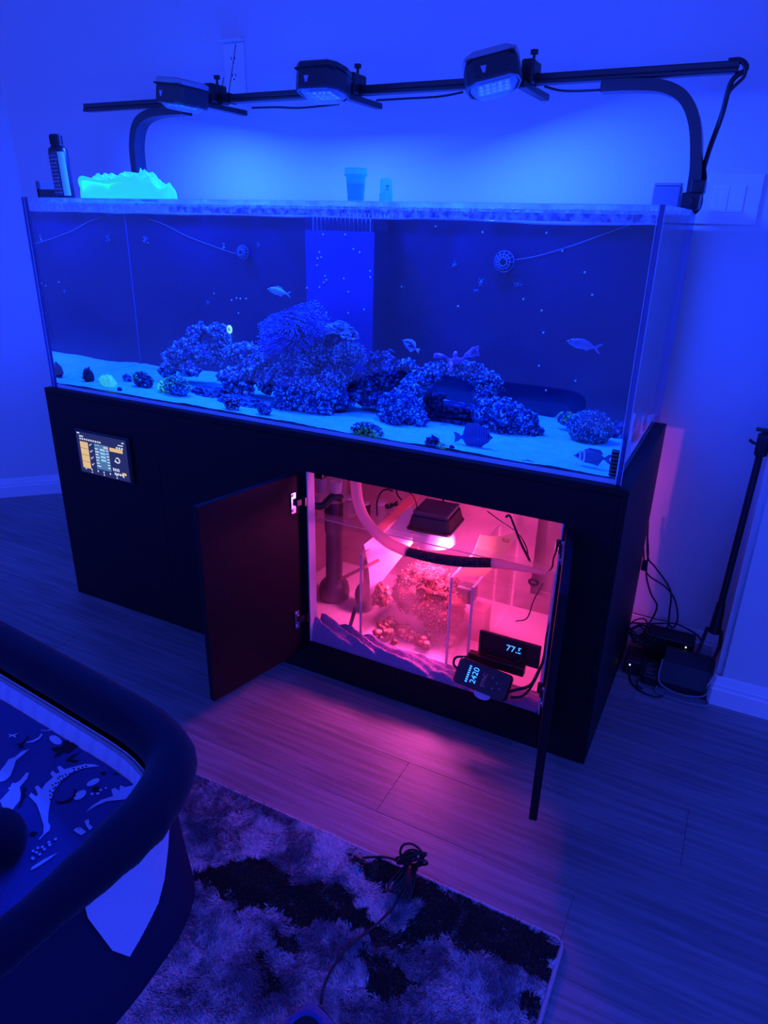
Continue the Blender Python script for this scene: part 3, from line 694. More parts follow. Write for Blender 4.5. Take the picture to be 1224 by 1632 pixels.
fish('blue_tang', 'blue oval tang with a dark curved marking above the rocks', 655, 551, 0.30, 34, [0.02, 0.15, 0.22, 0.22, 0.14, 0.04], [0.02, 0.13, 0.21, 0.22, 0.13, 0.04], 0.12, 'fish_blue', 'fish_yellow', -0.25, math.radians(22), 1, [(-0.25, 0.19), (-0.1, 0.26), (0.15, 0.24), (0.25, 0.1)], [(-0.1, -0.19), (0.1, -0.26), (0.22, -0.1)], 0.3, 0.10, tang_extra)
fish('anthias', 'slender lilac fish with a forked tail swimming near the right pane', 931, 550, 0.22, 60, [0.01, 0.10, 0.145, 0.14, 0.09, 0.03], [0.01, 0.09, 0.13, 0.12, 0.08, 0.03], 0.12, 'fish_lilac', 'fish_lilac', 0.1, math.radians(9), 1, [(-0.22, 0.13), (-0.1, 0.17), (0.12, 0.13), (0.2, 0.07)], [(0.02, -0.11), (0.1, -0.15), (0.18, -0.06)], 1.0, 0.15)
fish('sailfin_tang', 'dark deep-bodied fish with fine stripes beside the right rock arch', 754, 697, 0.10, 62, [0.02, 0.20, 0.29, 0.31, 0.24, 0.05], [0.02, 0.16, 0.26, 0.28, 0.20, 0.05], 0.14, 'fish_stripes', 'fish_grey', 0.15, math.radians(6), -1, [(-0.25, 0.22), (-0.15, 0.36), (0.15, 0.37), (0.27, 0.1)], [(-0.1, -0.24), (0.12, -0.33), (0.25, -0.1)], 0.2, 0.14)
def fox_extra(r, L, X, th):
    for s in (-1, 1):
        for x, w, mm in ((-0.37, 0.05, 'fish_white'), (-0.26, 0.05, 'fish_white')):
            bm = NB(); h = 0.13 if x < -0.3 else 0.17
            loft(bm, [[Vector(((x + dx) * L, s * (th * L * 0.42 + q * 0.002), z * L)) for dx, z in ((0, -h), (w, -h), (w * 1.4, 0), (w, h), (0, h), (w * .4, 0))] for q in (0, 1)]); link('head_stripe', bm, mm, r, org=(0, 0, 0))
fish('rabbitfish', 'grey fish with white stripes on its black face at the lower right of the tank', 945, 729, 0.09, 64, [0.015, 0.12, 0.20, 0.20, 0.14, 0.04], [0.02, 0.10, 0.17, 0.18, 0.12, 0.04], 0.13, 'fish_grey', 'fish_grey', 0.05, math.radians(-2), 1, [(-0.25, 0.18), (-0.1, 0.25), (0.18, 0.22), (0.26, 0.1)], [(-0.05, -0.17), (0.15, -0.22), (0.24, -0.08)], 0.6, 0.15, fox_extra)

# ------------------------------------------------------------------ equipment on the back pane
mat('pump_grey', (0.10, 0.17, 0.28), 0.4)
def pump(px, py, rpx, label):
    c = Wt(px, py, 'y', 0.60); R = wr(px, py, 0.6, rpx)
    r = empty('wave_pump', (c.x, 0.6265, c.z), label, 'pump', 'wave pumps on the back pane')
    M = Matrix.Translation((c.x, 0.626, c.z)) @ Matrix.Rotation(math.radians(90), 4, 'X')
    bm = NB(); lathe(bm, [(R * .5, 0.0), (R * .62, 0.012), (R * .55, 0.022)], 20, M); link('pump_mount', bm, 'black_plastic', r)
    bm = NB()
    for q, z in ((R, 0.022), (R * .7, 0.034), (R * .42, 0.038)):
        tube(bm, [M @ Vector((q * math.cos(a), q * math.sin(a), z)) for a in [2 * PI * i / 16 for i in range(16)]], 0.0014, 5, closed=True, k=1)
    link('pump_cage', bm, 'pump_grey', r)
    for i in range(12):
        a = 2 * PI * i / 12; bm = NB(); tube(bm, [M @ Vector((R * math.cos(a), R * math.sin(a), 0.022)), M @ Vector((R * .7 * math.cos(a), R * .7 * math.sin(a), 0.034)), M @ Vector((R * .3 * math.cos(a + .3), R * .3 * math.sin(a + .3), 0.038))], 0.0012, 5, k=2)
        link('cage_rib', bm, 'pump_grey', r)
    bm = NB(); lathe(bm, [(R * .3, 0.018), (R * .3, 0.03), (R * .1, 0.036)], 14, M); link('pump_hub', bm, 'black_plastic', r)
    return r
pump(803, 417, 17, 'round caged wave pump on the back pane, right of the overflow box')
pump(386, 402, 11, 'round caged wave pump on the back pane, left of the overflow box')
cable('pump_cable', [Wt(378, 405, 'y', .62), Wt(350, 396, 'y', .622), Wt(300, 377, 'y', .622), Wt(262, 358, 'y', .622), Wt(235, 348, 'y', .622)], 0.0008, 'cord_grey', 'thin cable running up and left from the left wave pump')
cable('pump_cable', [Wt(822, 414, 'y', .62), Wt(860, 407, 'y', .622), Wt(910, 392, 'y', .622), Wt(960, 374, 'y', .622), Wt(1005, 358, 'y', .622)], 0.0008, 'cord_grey', 'thin cable running up and right from the right wave pump')
mat('snail_white', (0.55, 0.7, 0.75), 0.5); mat('algae_spot', (0.10, 0.24, 0.34), 0.8)
def tuft(px, py, y, r_, n, label, name='algae_tuft', m='algae_spot', seed=1, cat='algae'):
    rg = random.Random(seed); bm = NB(); c = Wt(px, py, 'y', y)
    for _ in range(n):
        p = c + Vector((rg.gauss(0, r_ * .5), 0, rg.gauss(0, r_ * .55))); p.y = y - rg.uniform(0, 0.004); ico(bm, p, rg.uniform(.15, .4) * r_ * .6, 1)
    return link(name, bm, m, smooth=True, label=label, cat=cat)
tuft(232, 381, .622, .010, 26, 'small hanging clump of growth right of the inner corner seam', seed=3)
tuft(357, 394, .622, .008, 12, 'white speckled tuft left of the smaller wave pump', seed=5, m='snail_white')
tuft(332, 482, .622, .007, 18, 'pale blue tuft on the back pane above the left arch', seed=6)
tuft(412, 391, .622, .007, 14, 'pale tuft just right of the smaller wave pump', seed=8)
tuft(725, 422, .622, .009, 18, 'blue tuft on the back pane left of the larger wave pump', seed=9)
tuft(768, 450, .622, .010, 22, 'tuft trailing below and left of the larger wave pump', seed=10)
tuft(758, 463, .622, .007, 14, 'lower speckled tuft under the larger wave pump', seed=12)
tuft(824, 453, .622, .008, 18, 'blue tuft below and right of the larger wave pump', seed=11)
# white snails dotted about
sn = NB(); ico(sn, (0, 0, 0), 0.0028, 2, (1, .6, 1)); ico(sn, (0.0012, 0, 0.0015), 0.0017, 1)
s0 = link('snail', sn, 'snail_white', org=(0, 0, 0), smooth=True, cat='snail', group='white snails on the overflow box', label='tiny white snail on the bright overflow box face')
ovs = [(515, 374), (550, 374), (509, 402), (512, 410), (506, 412), (505, 423), (563, 397), (573, 402), (590, 432), (590, 442), (518, 440), (520, 446), (516, 450), (548, 444), (509, 458), (555, 465), (580, 493), (520, 499), (555, 499), (489, 459)]
bks = [(694, 361), (769, 370), (871, 371), (839, 355), (896, 400), (932, 434), (944, 470), (834, 477), (863, 495), (866, 530), (859, 583), (917, 607), (870, 622), (730, 488), (640, 457), (341, 468), (369, 478), (377, 475), (383, 476), (392, 476), (380, 499)]
for i, (x, y) in enumerate(ovs):
    o = s0 if i == 0 else s0.copy()
    if i: COL.objects.link(o)
    o.location = Wt(x, y, 'y', 0.4925); o.rotation_euler = (0, i * 1.3, 0)
for i, (x, y) in enumerate(bks):
    o = s0.copy(); COL.objects.link(o); yy = 0.625; p = Wt(x, y, 'y', yy)
    if p.x < 0.05: p = Wt(x, y, 'y', 0.35); p.x = max(p.x, 0.04)
    o.location = p; o.rotation_euler = (0, i * 1.7, 0); o['label'] = 'tiny white snail on the dark glass'; o['group'] = 'white snails on the dark back pane'
# ribbed magnet scraper standing in the right front corner
c0, c1 = P(975, 771, 'y', .036), P(979, 735, 'y', .036)
r = empty('thermometer_strip', (c0.x, .036, ZS), 'black ribbed strip standing upright in the front right corner of the tank', 'strip')
bm = NB(); h = c1.z - c0.z; x = c0.x
box(bm, x - .009, x + .008, .026, .034, ZS + .001, ZS + .062, .002); link('strip_body', bm, 'black_plastic', r)
for i in range(7):
    bm = NB(); z = ZS + .007 + i * .0085; box(bm, x - .0078, x + .0068, .0252, .0262, z, z + .0012); link('strip_mark', bm, 'snail_white', r)
# ------------------------------------------------------------------ lamps, rail
RY = 0.52; RZ = 1.636
rl = empty('lamp_rail', (0.93, RY, TZ1), 'long black mounting rail on two curved arms above the aquarium', 'rail')
bm = NB(); box(bm, -0.222, 1.885, RY - 0.016, RY + 0.016, RZ - 0.013, RZ - 0.003, 0.003); box(bm, -0.222, 1.885, RY - 0.012, RY + 0.012, RZ - 0.003, RZ + 0.012, 0.003)
link('rail_bar', bm, 'rail_black', rl)
for s, pts in ((1, [(1.831, 1.36), (1.832, 1.40), (1.829, 1.45), (1.812, 1.53), (1.780, 1.585), (1.73, 1.612), (1.66, 1.620), (1.58, 1.621)]), (-1, [(0.024, 1.36), (0.010, 1.40), (0.001, 1.45), (0.004, 1.53), (0.032, 1.59), (0.09, 1.615), (0.16, 1.6205), (0.24, 1.621)])):
    bm = NB(); tube(bm, [(x, RY, z - 0.0105) for x, z in pts], 1.0, k=6, up=(0, 1, 0), sec=[(0.024, 0.013), (-0.024, 0.013), (-0.024, -0.013), (0.024, -0.013)])
    link('curved_arm', bm, 'rail_black', rl, smooth=30)
    x0 = pts[0][0]; bm = NB()
    box(bm, x0 - 0.022, x0 + 0.022, RY - 0.035, RY + 0.035, TZ1 + 0.0005, 1.372, 0.004); box(bm, x0 - 0.016 + 0.012 * s, x0 + 0.016 + 0.012 * s, RY - 0.028, RY + 0.028, 1.37, 1.40, 0.004)
    link('clamp_foot', bm, 'black_plastic', rl)
    bm = NB(); cyl(bm, (x0, RY - 0.036, 1.352), (x0, RY - 0.056, 1.352), 0.011, 12); link('clamp_screw', bm, 'black_plastic', rl)
for x, L in ((0.395, 0.045), (0.425, 0.13)):
    bm = NB(); tube(bm, [(x, RY - 0.012, RZ + 0.013), (x + L * .15, RY - 0.012, RZ + 0.013 + L * 0.5), (x + L * .28, RY - 0.01, RZ + 0.013 + L)], 0.0013, 6)
    box(bm, x - 0.004, x + 0.004, RY - 0.019, RY + 0.019, RZ - 0.0145, RZ + 0.0145)
    link('cable_tie', bm, 'black_plastic', rl)
# reef lamps: body, cap, lens, clamp arm, emblem ; each lamp's light sits under its lens
clear_mat('lens', (0.9, 0.95, 1), 1.45, 0.15, haze=0.35)
mat('reflector', (0.6, 0.65, 0.7), 0.25, metal=0.7, bump=0.2, bscale=50)
mat('led', (0.5, 0.7, 1), 0.4, emit=(0.05, 0.20, 1.0), estr=1.0)
mat('emblem', (0.35, 0.38, 0.6), 0.4)
def hexout(hx, hy, bulge=0.018):
    o = [(-hx, -hy + 0.022), (-hx + 0.02, -hy), (hx - 0.02, -hy), (hx, -hy + 0.022), (hx + bulge * 0.4, 0), (hx, hy - 0.022), (hx - 0.02, hy), (-hx + 0.02, hy), (-hx, hy - 0.022), (-hx - bulge * 0.4, 0)]
    return o
def reef_lamp(cx, cy_, cz, armx, tilt, yaw, capmat, label, grp):
    r = empty('reef_lamp', (cx, cy_, cz), label, 'lamp', grp)
    M = Matrix.Translation((cx, cy_, cz)) @ Matrix.Rotation(yaw, 4, 'Z') @ Matrix.Rotation(tilt[0], 4, 'X') @ Matrix.Rotation(tilt[1], 4, 'Y') @ Matrix.Diagonal((1, 1, 0.76, 1))
    hx, hy = 0.062, 0.064
    bm = NB(); H = hexout(hx, hy)
    loft(bm, [[M @ Vector((x * s, y * s, z)) for x, y in H] for s, z in ((0.99, 0.026), (1.0, 0.022), (1.0, -0.030), (0.97, -0.036), (0.90, -0.036), (0.86, -0.026))], caps=False)
    bmesh.ops.contextual_create(bm, geom=[v for v in bm.verts][-10:]) if False else None
    vs = bm.verts[:]; bm.faces.new(list(reversed(vs[:10]))); bm.faces.new(vs[-10:])
    link('lamp_body', bm, 'lamp_body', r)
    bm = NB(); loft(bm, [[M @ Vector((x * s, y * s, z)) for x, y in H] for s, z in ((0.97, 0.032), (1.01, 0.034), (1.01, 0.047), (0.93, 0.052))]); link('lamp_cap', bm, capmat, r)
    bm = NB()
    for i in range(24):                                             # cooling fins between cap and body
        x = -hx + 0.006 + i * (2 * hx - 0.012) / 23
        box(bm, x - 0.0012, x + 0.0012, -hy + 0.002, hy - 0.002, 0.026, 0.033, M=M)
    link('cooling_fins', bm, 'lamp_body', r)
    bm = NB(); loft(bm, [[M @ Vector((x * s, y * s, z)) for x, y in H] for s, z in ((0.85, -0.034), (0.62, -0.052))], caps=True); link('lens', bm, 'lens', r)
    bm = NB(); box(bm, -0.04, 0.04, -0.038, 0.038, -0.0375, -0.0365, M=M)
    for i in (-1, 0, 1): box(bm, i * 0.026 - 0.0007, i * 0.026 + 0.0007, -0.036, 0.036, -0.047, -0.0375, M=M)
    link('reflector', bm, 'reflector', r)
    bm = NB()
    for i in range(-2, 3):
        for j in (-1, 0, 1): box(bm, i * 0.0155 - 0.004, i * 0.0155 + 0.004, j * 0.022 - 0.004, j * 0.022 + 0.004, -0.0395, -0.0378, M=M)
    link('led_array', bm, 'led', r)
    bm = NB(); loft(bm, [[M @ Vector((x, y, z)) for x, z in ((-0.026, 0.004), (-0.012, 0.004), (-0.016, -0.016), (-0.022, -0.016))] for y in (-hy - 0.0012, -hy + 0.001)]); link('emblem', bm, 'emblem', r)
    # clamp and arm crossing the rail
    bm = NB(); box(bm, armx - 0.012, armx + 0.012, cy_ + hy - 0.004, 0.655, RZ - 0.031, RZ - 0.0145, 0.003)
    link('mount_arm', bm, 'rail_black', r)
    bm = NB(); box(bm, armx - 0.017, armx + 0.017, RY - 0.05, RY - 0.0175, RZ - 0.0145, RZ + 0.040, 0.006); box(bm, armx - 0.014, armx + 0.014, RY - 0.03, RY + 0.03, RZ + 0.0125, RZ + 0.04, 0.005)
    link('clamp_block', bm, 'black_plastic', r)
    bm = NB(); cyl(bm, (armx, RY, RZ + 0.04), (armx, RY, RZ + 0.056), 0.004, 8); cyl(bm, (armx, RY, RZ + 0.056), (armx, RY, RZ + 0.066), 0.010, 12)
    link('clamp_knob', bm, 'black_plastic', r)
    ld = bpy.data.lights.new('reef_light', 'AREA'); ld.shape = 'RECTANGLE'; ld.size = 0.09; ld.size_y = 0.08; ld.energy = REEF_W; ld.color = REEF_COL
    lo = bpy.data.objects.new('reef_light', ld); COL.objects.link(lo); lo.parent = r
    lo.matrix_local = Matrix.Translation(-Vector((cx, cy_, cz))) @ (M @ Matrix.Diagonal((1, 1, 1 / 0.76, 1))) @ Matrix.Translation((0, 0, -0.043))
    return r
c = P(291, 153, 'y', 0.37); reef_lamp(c.x, 0.37, c.z, 0.372, (math.radians(-3), math.radians(7)), math.radians(-10), 'lamp_cap', 'reef lamp with a pale cap at the left end of the rail', 'reef lamps on the rail')
c = P(516, 134, 'y', 0.37); reef_lamp(c.x, 0.37, c.z, 0.882, (math.radians(-8), 0), math.radians(4), 'lamp_body', 'reef lamp with an all-black cap, middle of the three', 'reef lamps on the rail')
c = P(785, 120, 'y', 0.37); reef_lamp(c.x, 0.37, c.z, 1.398, (math.radians(-10), math.radians(-13)), math.radians(16), 'lamp_cap', 'tilted reef lamp with a pale cap nearest the right arm', 'reef lamps on the rail')
# lamp cables
for pts in ([P(402, 172, 'y', 0.5), P(440, 171, 'y', .5), P(480, 172, 'y', .5), P(540, 166, 'y', .5)], [P(600, 160, 'y', .5), P(650, 157, 'y', .5), P(700, 154, 'y', .5), P(738, 147, 'y', .5)], [P(868, 138, 'y', .5), P(900, 145, 'y', .5), P(960, 143, 'y', .5), P(1010, 135, 'y', .5), P(1036, 124, 'y', .5)]):
    bm = NB(); tube(bm, pts, 0.0028, 6); link('lamp_cable', bm, 'cable_black', rl, smooth=True)
bm = NB(); tube(bm, [(1.86, RY + 0.005, RZ + 0.014), (1.886, RY, RZ + 0.012), (1.900, RY, RZ - 0.006), P(1166, 130, 'y', RY), P(1150, 185, 'y', RY), P(1130, 240, 'y', RY + .02), P(1118, 285, 'y', RY + .04), (1.845, .60, 1.34), (1.80, 0.664, 1.30), (1.80, .664, 1.2)], 0.006, 8)
tube(bm, [(1.86, RY - 0.008, RZ + 0.014), (1.888, RY - .01, RZ + 0.01), (1.900, RY - .01, RZ - 0.02), P(1160, 150, 'y', RY - .01), P(1146, 200, 'y', RY - .01), P(1124, 258, 'y', RY + .01), (1.852, RY + 0.04, 1.40), (1.835, 0.62, 1.34), (1.79, 0.664, 1.30), (1.79, .664, 1.2)], 0.004, 8)
link('power_cable', bm, 'cable_black', rl, smooth=True)
# ------------------------------------------------------------------ things on the tank rim
TOPZ = TZ1 + 0.0008
# green towel, crumpled: lobed roll with folds
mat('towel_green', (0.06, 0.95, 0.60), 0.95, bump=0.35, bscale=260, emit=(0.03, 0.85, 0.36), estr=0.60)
def heap(name, cx, cy_, w, d, h, m, label, cat, seed, rot=0.0):
    """crumpled cloth: closed mound with deep folds"""
    n, k = 64, 26; rings = []
    for j in range(k + 1):
        t = j / k; ring = []
        for i in range(n):
            a = 2 * PI * i / n
            r = math.cos(t * PI / 2) ** 0.42
            x = w / 2 * r * math.cos(a) * (1 + 0.10 * nz(math.cos(a) * 2 + seed, math.sin(a) * 2)); y = d / 2 * r * math.sin(a) * (1 + 0.12 * nz(math.cos(a) * 2, math.sin(a) * 2 + seed))
            fold = abs(nz(x * 14 + y * 22 + seed, y * 12 - x * 5, seed)) + 0.5 * abs(nz(x * 34 - y * 20, y * 40, seed + 2))
            z = h * (math.sin(t * PI / 2) ** 0.8) * (0.72 + 0.5 * nz(x * 9 + seed, y * 7, 3) - 0.70 * fold + 0.25 * math.exp(-((x + w * .2) / (w * .18)) ** 2))
            if t > 0.05: x += 0.004 * nz(x * 60, y * 60, seed)
            c_, s_ = math.cos(rot), math.sin(rot)
            ring.append(Vector((cx + x * c_ - y * s_, cy_ + x * s_ + y * c_, TOPZ + max(0, z))))
        rings.append(ring)
    bm = NB(); loft(bm, rings); return link(name, bm, m, smooth=True, label=label, cat=cat)
a_ = P(195, 314, 'y', 0.055)
tw0 = P(128, 314, 'y', 0.06); tw1 = P(262, 316, 'y', 0.06)
heap('towel', (tw0.x + tw1.x) / 2 , 0.085, (tw1.x - tw0.x) * 1.04, 0.12, 0.088, 'towel_green', 'bright green crumpled towel lying on the left of the tank rim', 'towel', 5)
# second fold: rolled rim of the towel
tw = bpy.data.objects['towel']
bm = NB(); cx0 = tw0.x
pts = [(cx0 + .022, .055, TOPZ + .02), (cx0 + .028, .045, TOPZ + .042), (cx0 + .05, .035, TOPZ + .050), (cx0 + .10, .03, TOPZ + .044), (cx0 + .15, .03, TOPZ + .040), (cx0 + .19, .035, TOPZ + .044), (cx0 + .23, .045, TOPZ + .03)]
tube(bm, pts, lambda t: 0.006 + 0.002 * math.sin(t * 9), 10, sec=None)
link('towel_hem', bm, 'towel_green', tw, smooth=True, org=tuple(tw.location))
bpy.data.objects['towel_hem'].location = (0, 0, 0)
# bottle with front print and side label
b0 = P(105, 313, 'y', 0.10); bx, by = b0.x, 0.10
H = P(93, 214, 'y', by).z - TOPZ
bt = empty('bottle', (bx, by, TOPZ), 'tall dark bottle with a pale side label on the left of the tank rim', 'bottle')
Mb = Matrix.Translation((bx, by, TOPZ)) @ Matrix.Rotation(math.radians(-3), 4, 'Y')
R = 0.027
bm = NB(); lathe(bm, [(R * .94, 0), (R, .004), (R, H * .74), (R * .96, H * .78), (R * .62, H * .82), (R * .58, H * .84)], 28, Mb)
mat('bottle_dark', (0.02, 0.02, 0.025), 0.3); link('bottle_body', bm, 'bottle_dark', bt, smooth=40)
bm = NB(); lathe(bm, [(R * .62, H * .83), (R * .62, H * .99), (R * .56, H)], 24, Mb)
for i in range(24):
    a = 2 * PI * i / 24; cyl(bm, Mb @ Vector((R * .63 * math.cos(a), R * .63 * math.sin(a), H * .845)), Mb @ Vector((R * .63 * math.cos(a), R * .63 * math.sin(a), H * .98)), 0.0009, 5)
link('cap', bm, 'black_plastic', bt)
def label_patch(nm, a0, a1, z0, z1, m, off=0.0006):
    bm = NB(); n = 10
    ra = [Mb @ Vector(((R + off) * math.cos(math.radians(a0 + (a1 - a0) * i / n)), (R + off) * math.sin(math.radians(a0 + (a1 - a0) * i / n)), H * z)) for z in (z0, z1) for i in range(n + 1)]
    v = [bm.verts.new(p) for p in ra]
    for i in range(n): bm.faces.new((v[i], v[i + 1], v[n + 2 + i], v[n + 1 + i]))
    return link(nm, bm, m, bt, smooth=True)
mat('label_pale', (0.45, 0.75, 0.75), 0.6); mat('label_blue', (0.10, 0.10, 0.16), 0.5, var=0.5, vscale=160); mat('print_pale', (0.35, 0.40, 0.5), 0.5)
label_patch('side_label', -48, -5, .03, .72, 'label_pale'); label_patch('front_label', -150, -52, .03, .73, 'label_blue')
bm = NB(); rg = random.Random(4)
for row in range(11):
    a = -145
    while a < -62:
        w = rg.uniform(3, 9)
        for i in range(2):
            a0, a1 = math.radians(a), math.radians(a + w); z0 = H * (.07 + row * .058); z1 = z0 + H * (.024 if row != 3 else .035)
        v = [bm.verts.new(Mb @ Vector(((R + .0011) * math.cos(q), (R + .0011) * math.sin(q), z))) for q, z in ((a0, z0), (a1, z0), (a1, z1), (a0, z1))]; bm.faces.new(v); a += w + rg.uniform(2, 5)
link('label_print', bm, 'print_pale', bt, kind='stuff')
# small box left of the bottle
c = P(80, 311, 'y', 0.15); r = empty('test_kit_box', (c.x, .15, TOPZ), 'small open box with a pale lid behind the dark bottle', 'box')
hh = P(72, 289, 'y', .15).z - TOPZ
link('box_body', box(NB(), c.x - .026, c.x + .05, .13, .18, TOPZ, TOPZ + hh * .55, .002), 'bottle_dark', r)
bm = NB(); box(bm, c.x - .014, c.x + .05, .1285, .133, TOPZ + hh * .5, TOPZ + hh, .001); link('box_lid', bm, 'label_pale', r)
link('box_end', box(NB(), c.x - .031, c.x - .0265, .128, .18, TOPZ, TOPZ + hh, .001), 'black_plastic', r)
# specimen cup with lid
c = P(567, 321, 'y', 0.06); z1 = P(567, 268, 'y', .06).z - TOPZ; R1 = pr(567, 300, .06, 17)
Mc = Matrix.Translation((c.x, .06, TOPZ)); r = empty('specimen_cup', (c.x, .06, TOPZ), 'clear tapered plastic cup with a flat lid on the tank rim', 'cup')
bm = NB(); lathe(bm, [(R1 * .82, 0), (R1 * .84, .002), (R1 * 1.02, z1 * .80), (R1 * .99, z1 * .80), (R1 * .81, .003)], 32, Mc); link('cup_body', bm, 'frosted_plastic', r, smooth=40)
bm = NB(); lathe(bm, [(R1 * 1.22, z1 * .76), (R1 * 1.24, z1 * .78), (R1 * 1.2, z1 * .80), (R1 * 1.16, z1 * .81), (R1 * 1.16, z1 * .97), (R1 * 1.08, z1)], 32, Mc); link('cup_lid', bm, 'white_translucent', r, smooth=40)
bm = NB(); lathe(bm, [(R1 * .80, .004), (R1 * .93, z1 * .52)], 28, Mc); clear_mat('cup_fill', (.8, .9, .95), 1.2, .3, haze=.5); link('cup_contents', bm, 'cup_fill', r, smooth=40)
# small white bottle beside it
c = P(615, 322, 'y', 0.06); z1 = P(615, 284, 'y', .06).z - TOPZ; R1 = pr(615, 300, .06, 11)
Mc = Matrix.Translation((c.x, .06, TOPZ)); r = empty('pill_bottle', (c.x, .06, TOPZ), 'small white cylindrical bottle right of the clear cup', 'bottle')
bm = NB(); lathe(bm, [(R1 * 1.02, 0), (R1 * 1.08, .001), (R1 * 1.08, z1 * .36), (R1 * 1.0, z1 * .38)], 28, Mc); link('bottle_base', bm, 'white_translucent', r, smooth=40)
bm = NB(); lathe(bm, [(R1 * .97, z1 * .385), (R1 * .97, z1 * .9), (R1 * .85, z1 * .98), (R1 * .5, z1)], 28, Mc); link('bottle_cap', bm, 'white_translucent', r, smooth=40)
bm = NB()
for q in (.5, .62, .66): box(bm, c.x + R1 * .45, c.x + R1 * .8, .06 - R1 * .93, .06 - R1 * .6, TOPZ + z1 * q, TOPZ + z1 * q + .001)
link('bottle_print', bm, 'bottle_dark', r)
# magnet block by the right arm
c0, c1 = P(1037, 322, 'y', .56), P(1092, 322, 'y', .56); zt = P(1037, 291, 'y', .56).z
r = empty('cleaning_magnet', ((c0.x + c1.x) / 2, .58, TOPZ), 'grey block sitting on the tank rim beside the foot of the right arm', 'box')
link('magnet_body', box(NB(), c0.x, min(c1.x, 1.80), .565, .605, TOPZ, zt - .008, .004), 'grey_plastic', r)
link('magnet_top', box(NB(), c0.x + .001, min(c1.x, 1.80) - .001, .566, .604, zt - .0075, zt, .002), 'lamp_cap', r)
# ------------------------------------------------------------------ wall plates
def tri(bm, pts):
    v = [bm.verts.new(p) for p in pts]; bm.faces.new(v)
o0 = P(375, 105, 'y', .689); WYB = 0.6895
r = empty('wall_outlet', (0.315, WYB, 1.70), 'double wall outlet in a white plate above the left part of the rail', 'outlet')
zt, zb = P(362, 70, 'y', .69).z, P(372, 150, 'y', .69).z
cx = P(375, 105, 'y', .69).x; zc = (zt + zb) / 2
link('outlet_plate', box(NB(), cx - .042, cx + .042, WYB - .006, WYB, zb, zt, .002), 'white_plastic', r)
link('outlet_cover', box(NB(), cx - .046, cx + .046, WYB - .03, WYB - .0005, zt + .001, zt + .007, .001), 'white_plastic', r)
for dz in (.024, -.024):
    bm = NB(); M = Matrix.Translation((cx, WYB - .006, zc + dz)) @ Matrix.Rotation(math.radians(90), 4, 'X'); lathe(bm, [(.0175, 0), (.0175, .002), (.016, .003)], 24, M); rc = link('receptacle', bm, 'trim_white', r)
    bm = NB(); box(bm, cx - .0085, cx - .0055, WYB - .0098, WYB - .0088, zc + dz + .000, zc + dz + .009); box(bm, cx + .0055, cx + .0085, WYB - .0098, WYB - .0088, zc + dz + .001, zc + dz + .008); cyl(bm, (cx, WYB - .0096, zc + dz - .008), (cx, WYB - .0088, zc + dz - .008), .0028, 10)
    s = link('slots', bm, 'black_plastic', rc, org=ORG[r.name]); s.location = (0, 0, 0)
sx0, sx1, sz0, sz1 = 1.826, 1.982, 1.302, 1.424
r = empty('light_switch', (1.9, WYB, 1.36), 'wide white plate with two rocker switches right of the lamp arm', 'switch')
link('switch_plate', box(NB(), sx0, sx1, WYB - .006, WYB, sz0, sz1, .0022), 'white_plastic', r)
for i in (0, 1):
    x = sx0 + .042 + i * .039
    bm = box(NB(), x, x + .0365, WYB - .0085, WYB - .0062, sz0 + .03, sz1 - .028, .001); link('rocker', bm, 'trim_white', r)
# ------------------------------------------------------------------ tablet on the stand
tx0, tx1, tz0, tz1 = 0.125, 0.368, 0.494, 0.648
r = empty('tablet', ((tx0 + tx1) / 2, 0, tz0), 'wall-mounted tablet with a lit control screen on the left front of the stand', 'tablet')
link('tablet_body', box(NB(), tx0, tx1, -.010, -.0005, tz0, tz1, .004), 'black_plastic', r)
def scr_mat(name, c, e): mat(name, (0.01, 0.01, 0.01), 0.3, emit=c, estr=e)
scr_mat('screen_dark', (0.030, 0.04, 0.17), 0.6); scr_mat('screen_orange', (0.75, 0.50, 0.22), 1.0); scr_mat('screen_blue', (0.08, 0.20, 0.42), 0.9); scr_mat('screen_cyan', (0.30, 0.62, 0.85), 1.0); scr_mat('screen_white', (0.75, 0.8, 1.0), 0.9); scr_mat('screen_pink', (0.75, 0.5, 0.6), 0.9)
U0, U1, V0, V1 = tx0 + .009, tx1 - .014, tz0 + .006, tz1 - .009
link('screen', box(NB(), U0, U1, -.0108, -.0102, V0, V1), 'screen_dark', r)
def sb(bm, u0, u1, v0, v1, y=-.0112): box(bm, U0 + (U1 - U0) * u0, U0 + (U1 - U0) * u1, y, y + .0003, V1 - (V1 - V0) * v1, V1 - (V1 - V0) * v0)
bm = NB()
for i in range(4): sb(bm, .055, .22, .235 + i * .165, .235 + i * .165 + .155)
sb(bm, .66, .92, .24, .33); sb(bm, .86, .94, .80, .86)
link('screen_tiles', bm, 'screen_orange', r)
bm = NB(); sb(bm, .35, .64, .22, .84); link('screen_table', bm, 'screen_blue', r)
bm = NB()
for i in range(4): sb(bm, .46, .56, .32 + i * .085, .37 + i * .085, -.0115)
link('screen_buttons', bm, 'screen_cyan', r)
bm = NB(); rg = random.Random(8)
sb(bm, .02, .07, .02, .05); sb(bm, .06, .14, .09, .12); sb(bm, .92, .96, .06, .09); sb(bm, .84, .94, .13, .155)
for i in range(10): sb(bm, .06 + i * .045, .087 + i * .045, .15, .19)
for i in range(3): sb(bm, .80 + i * .05, .83 + i * .05, .19, .235)
sb(bm, .36, .46, .235, .262)
for i in range(7): sb(bm, .36, .36 + rg.uniform(.05, .08), .33 + i * .07, .355 + i * .07, -.0116); sb(bm, .585, .63, .33 + i * .07, .355 + i * .07, -.0116)
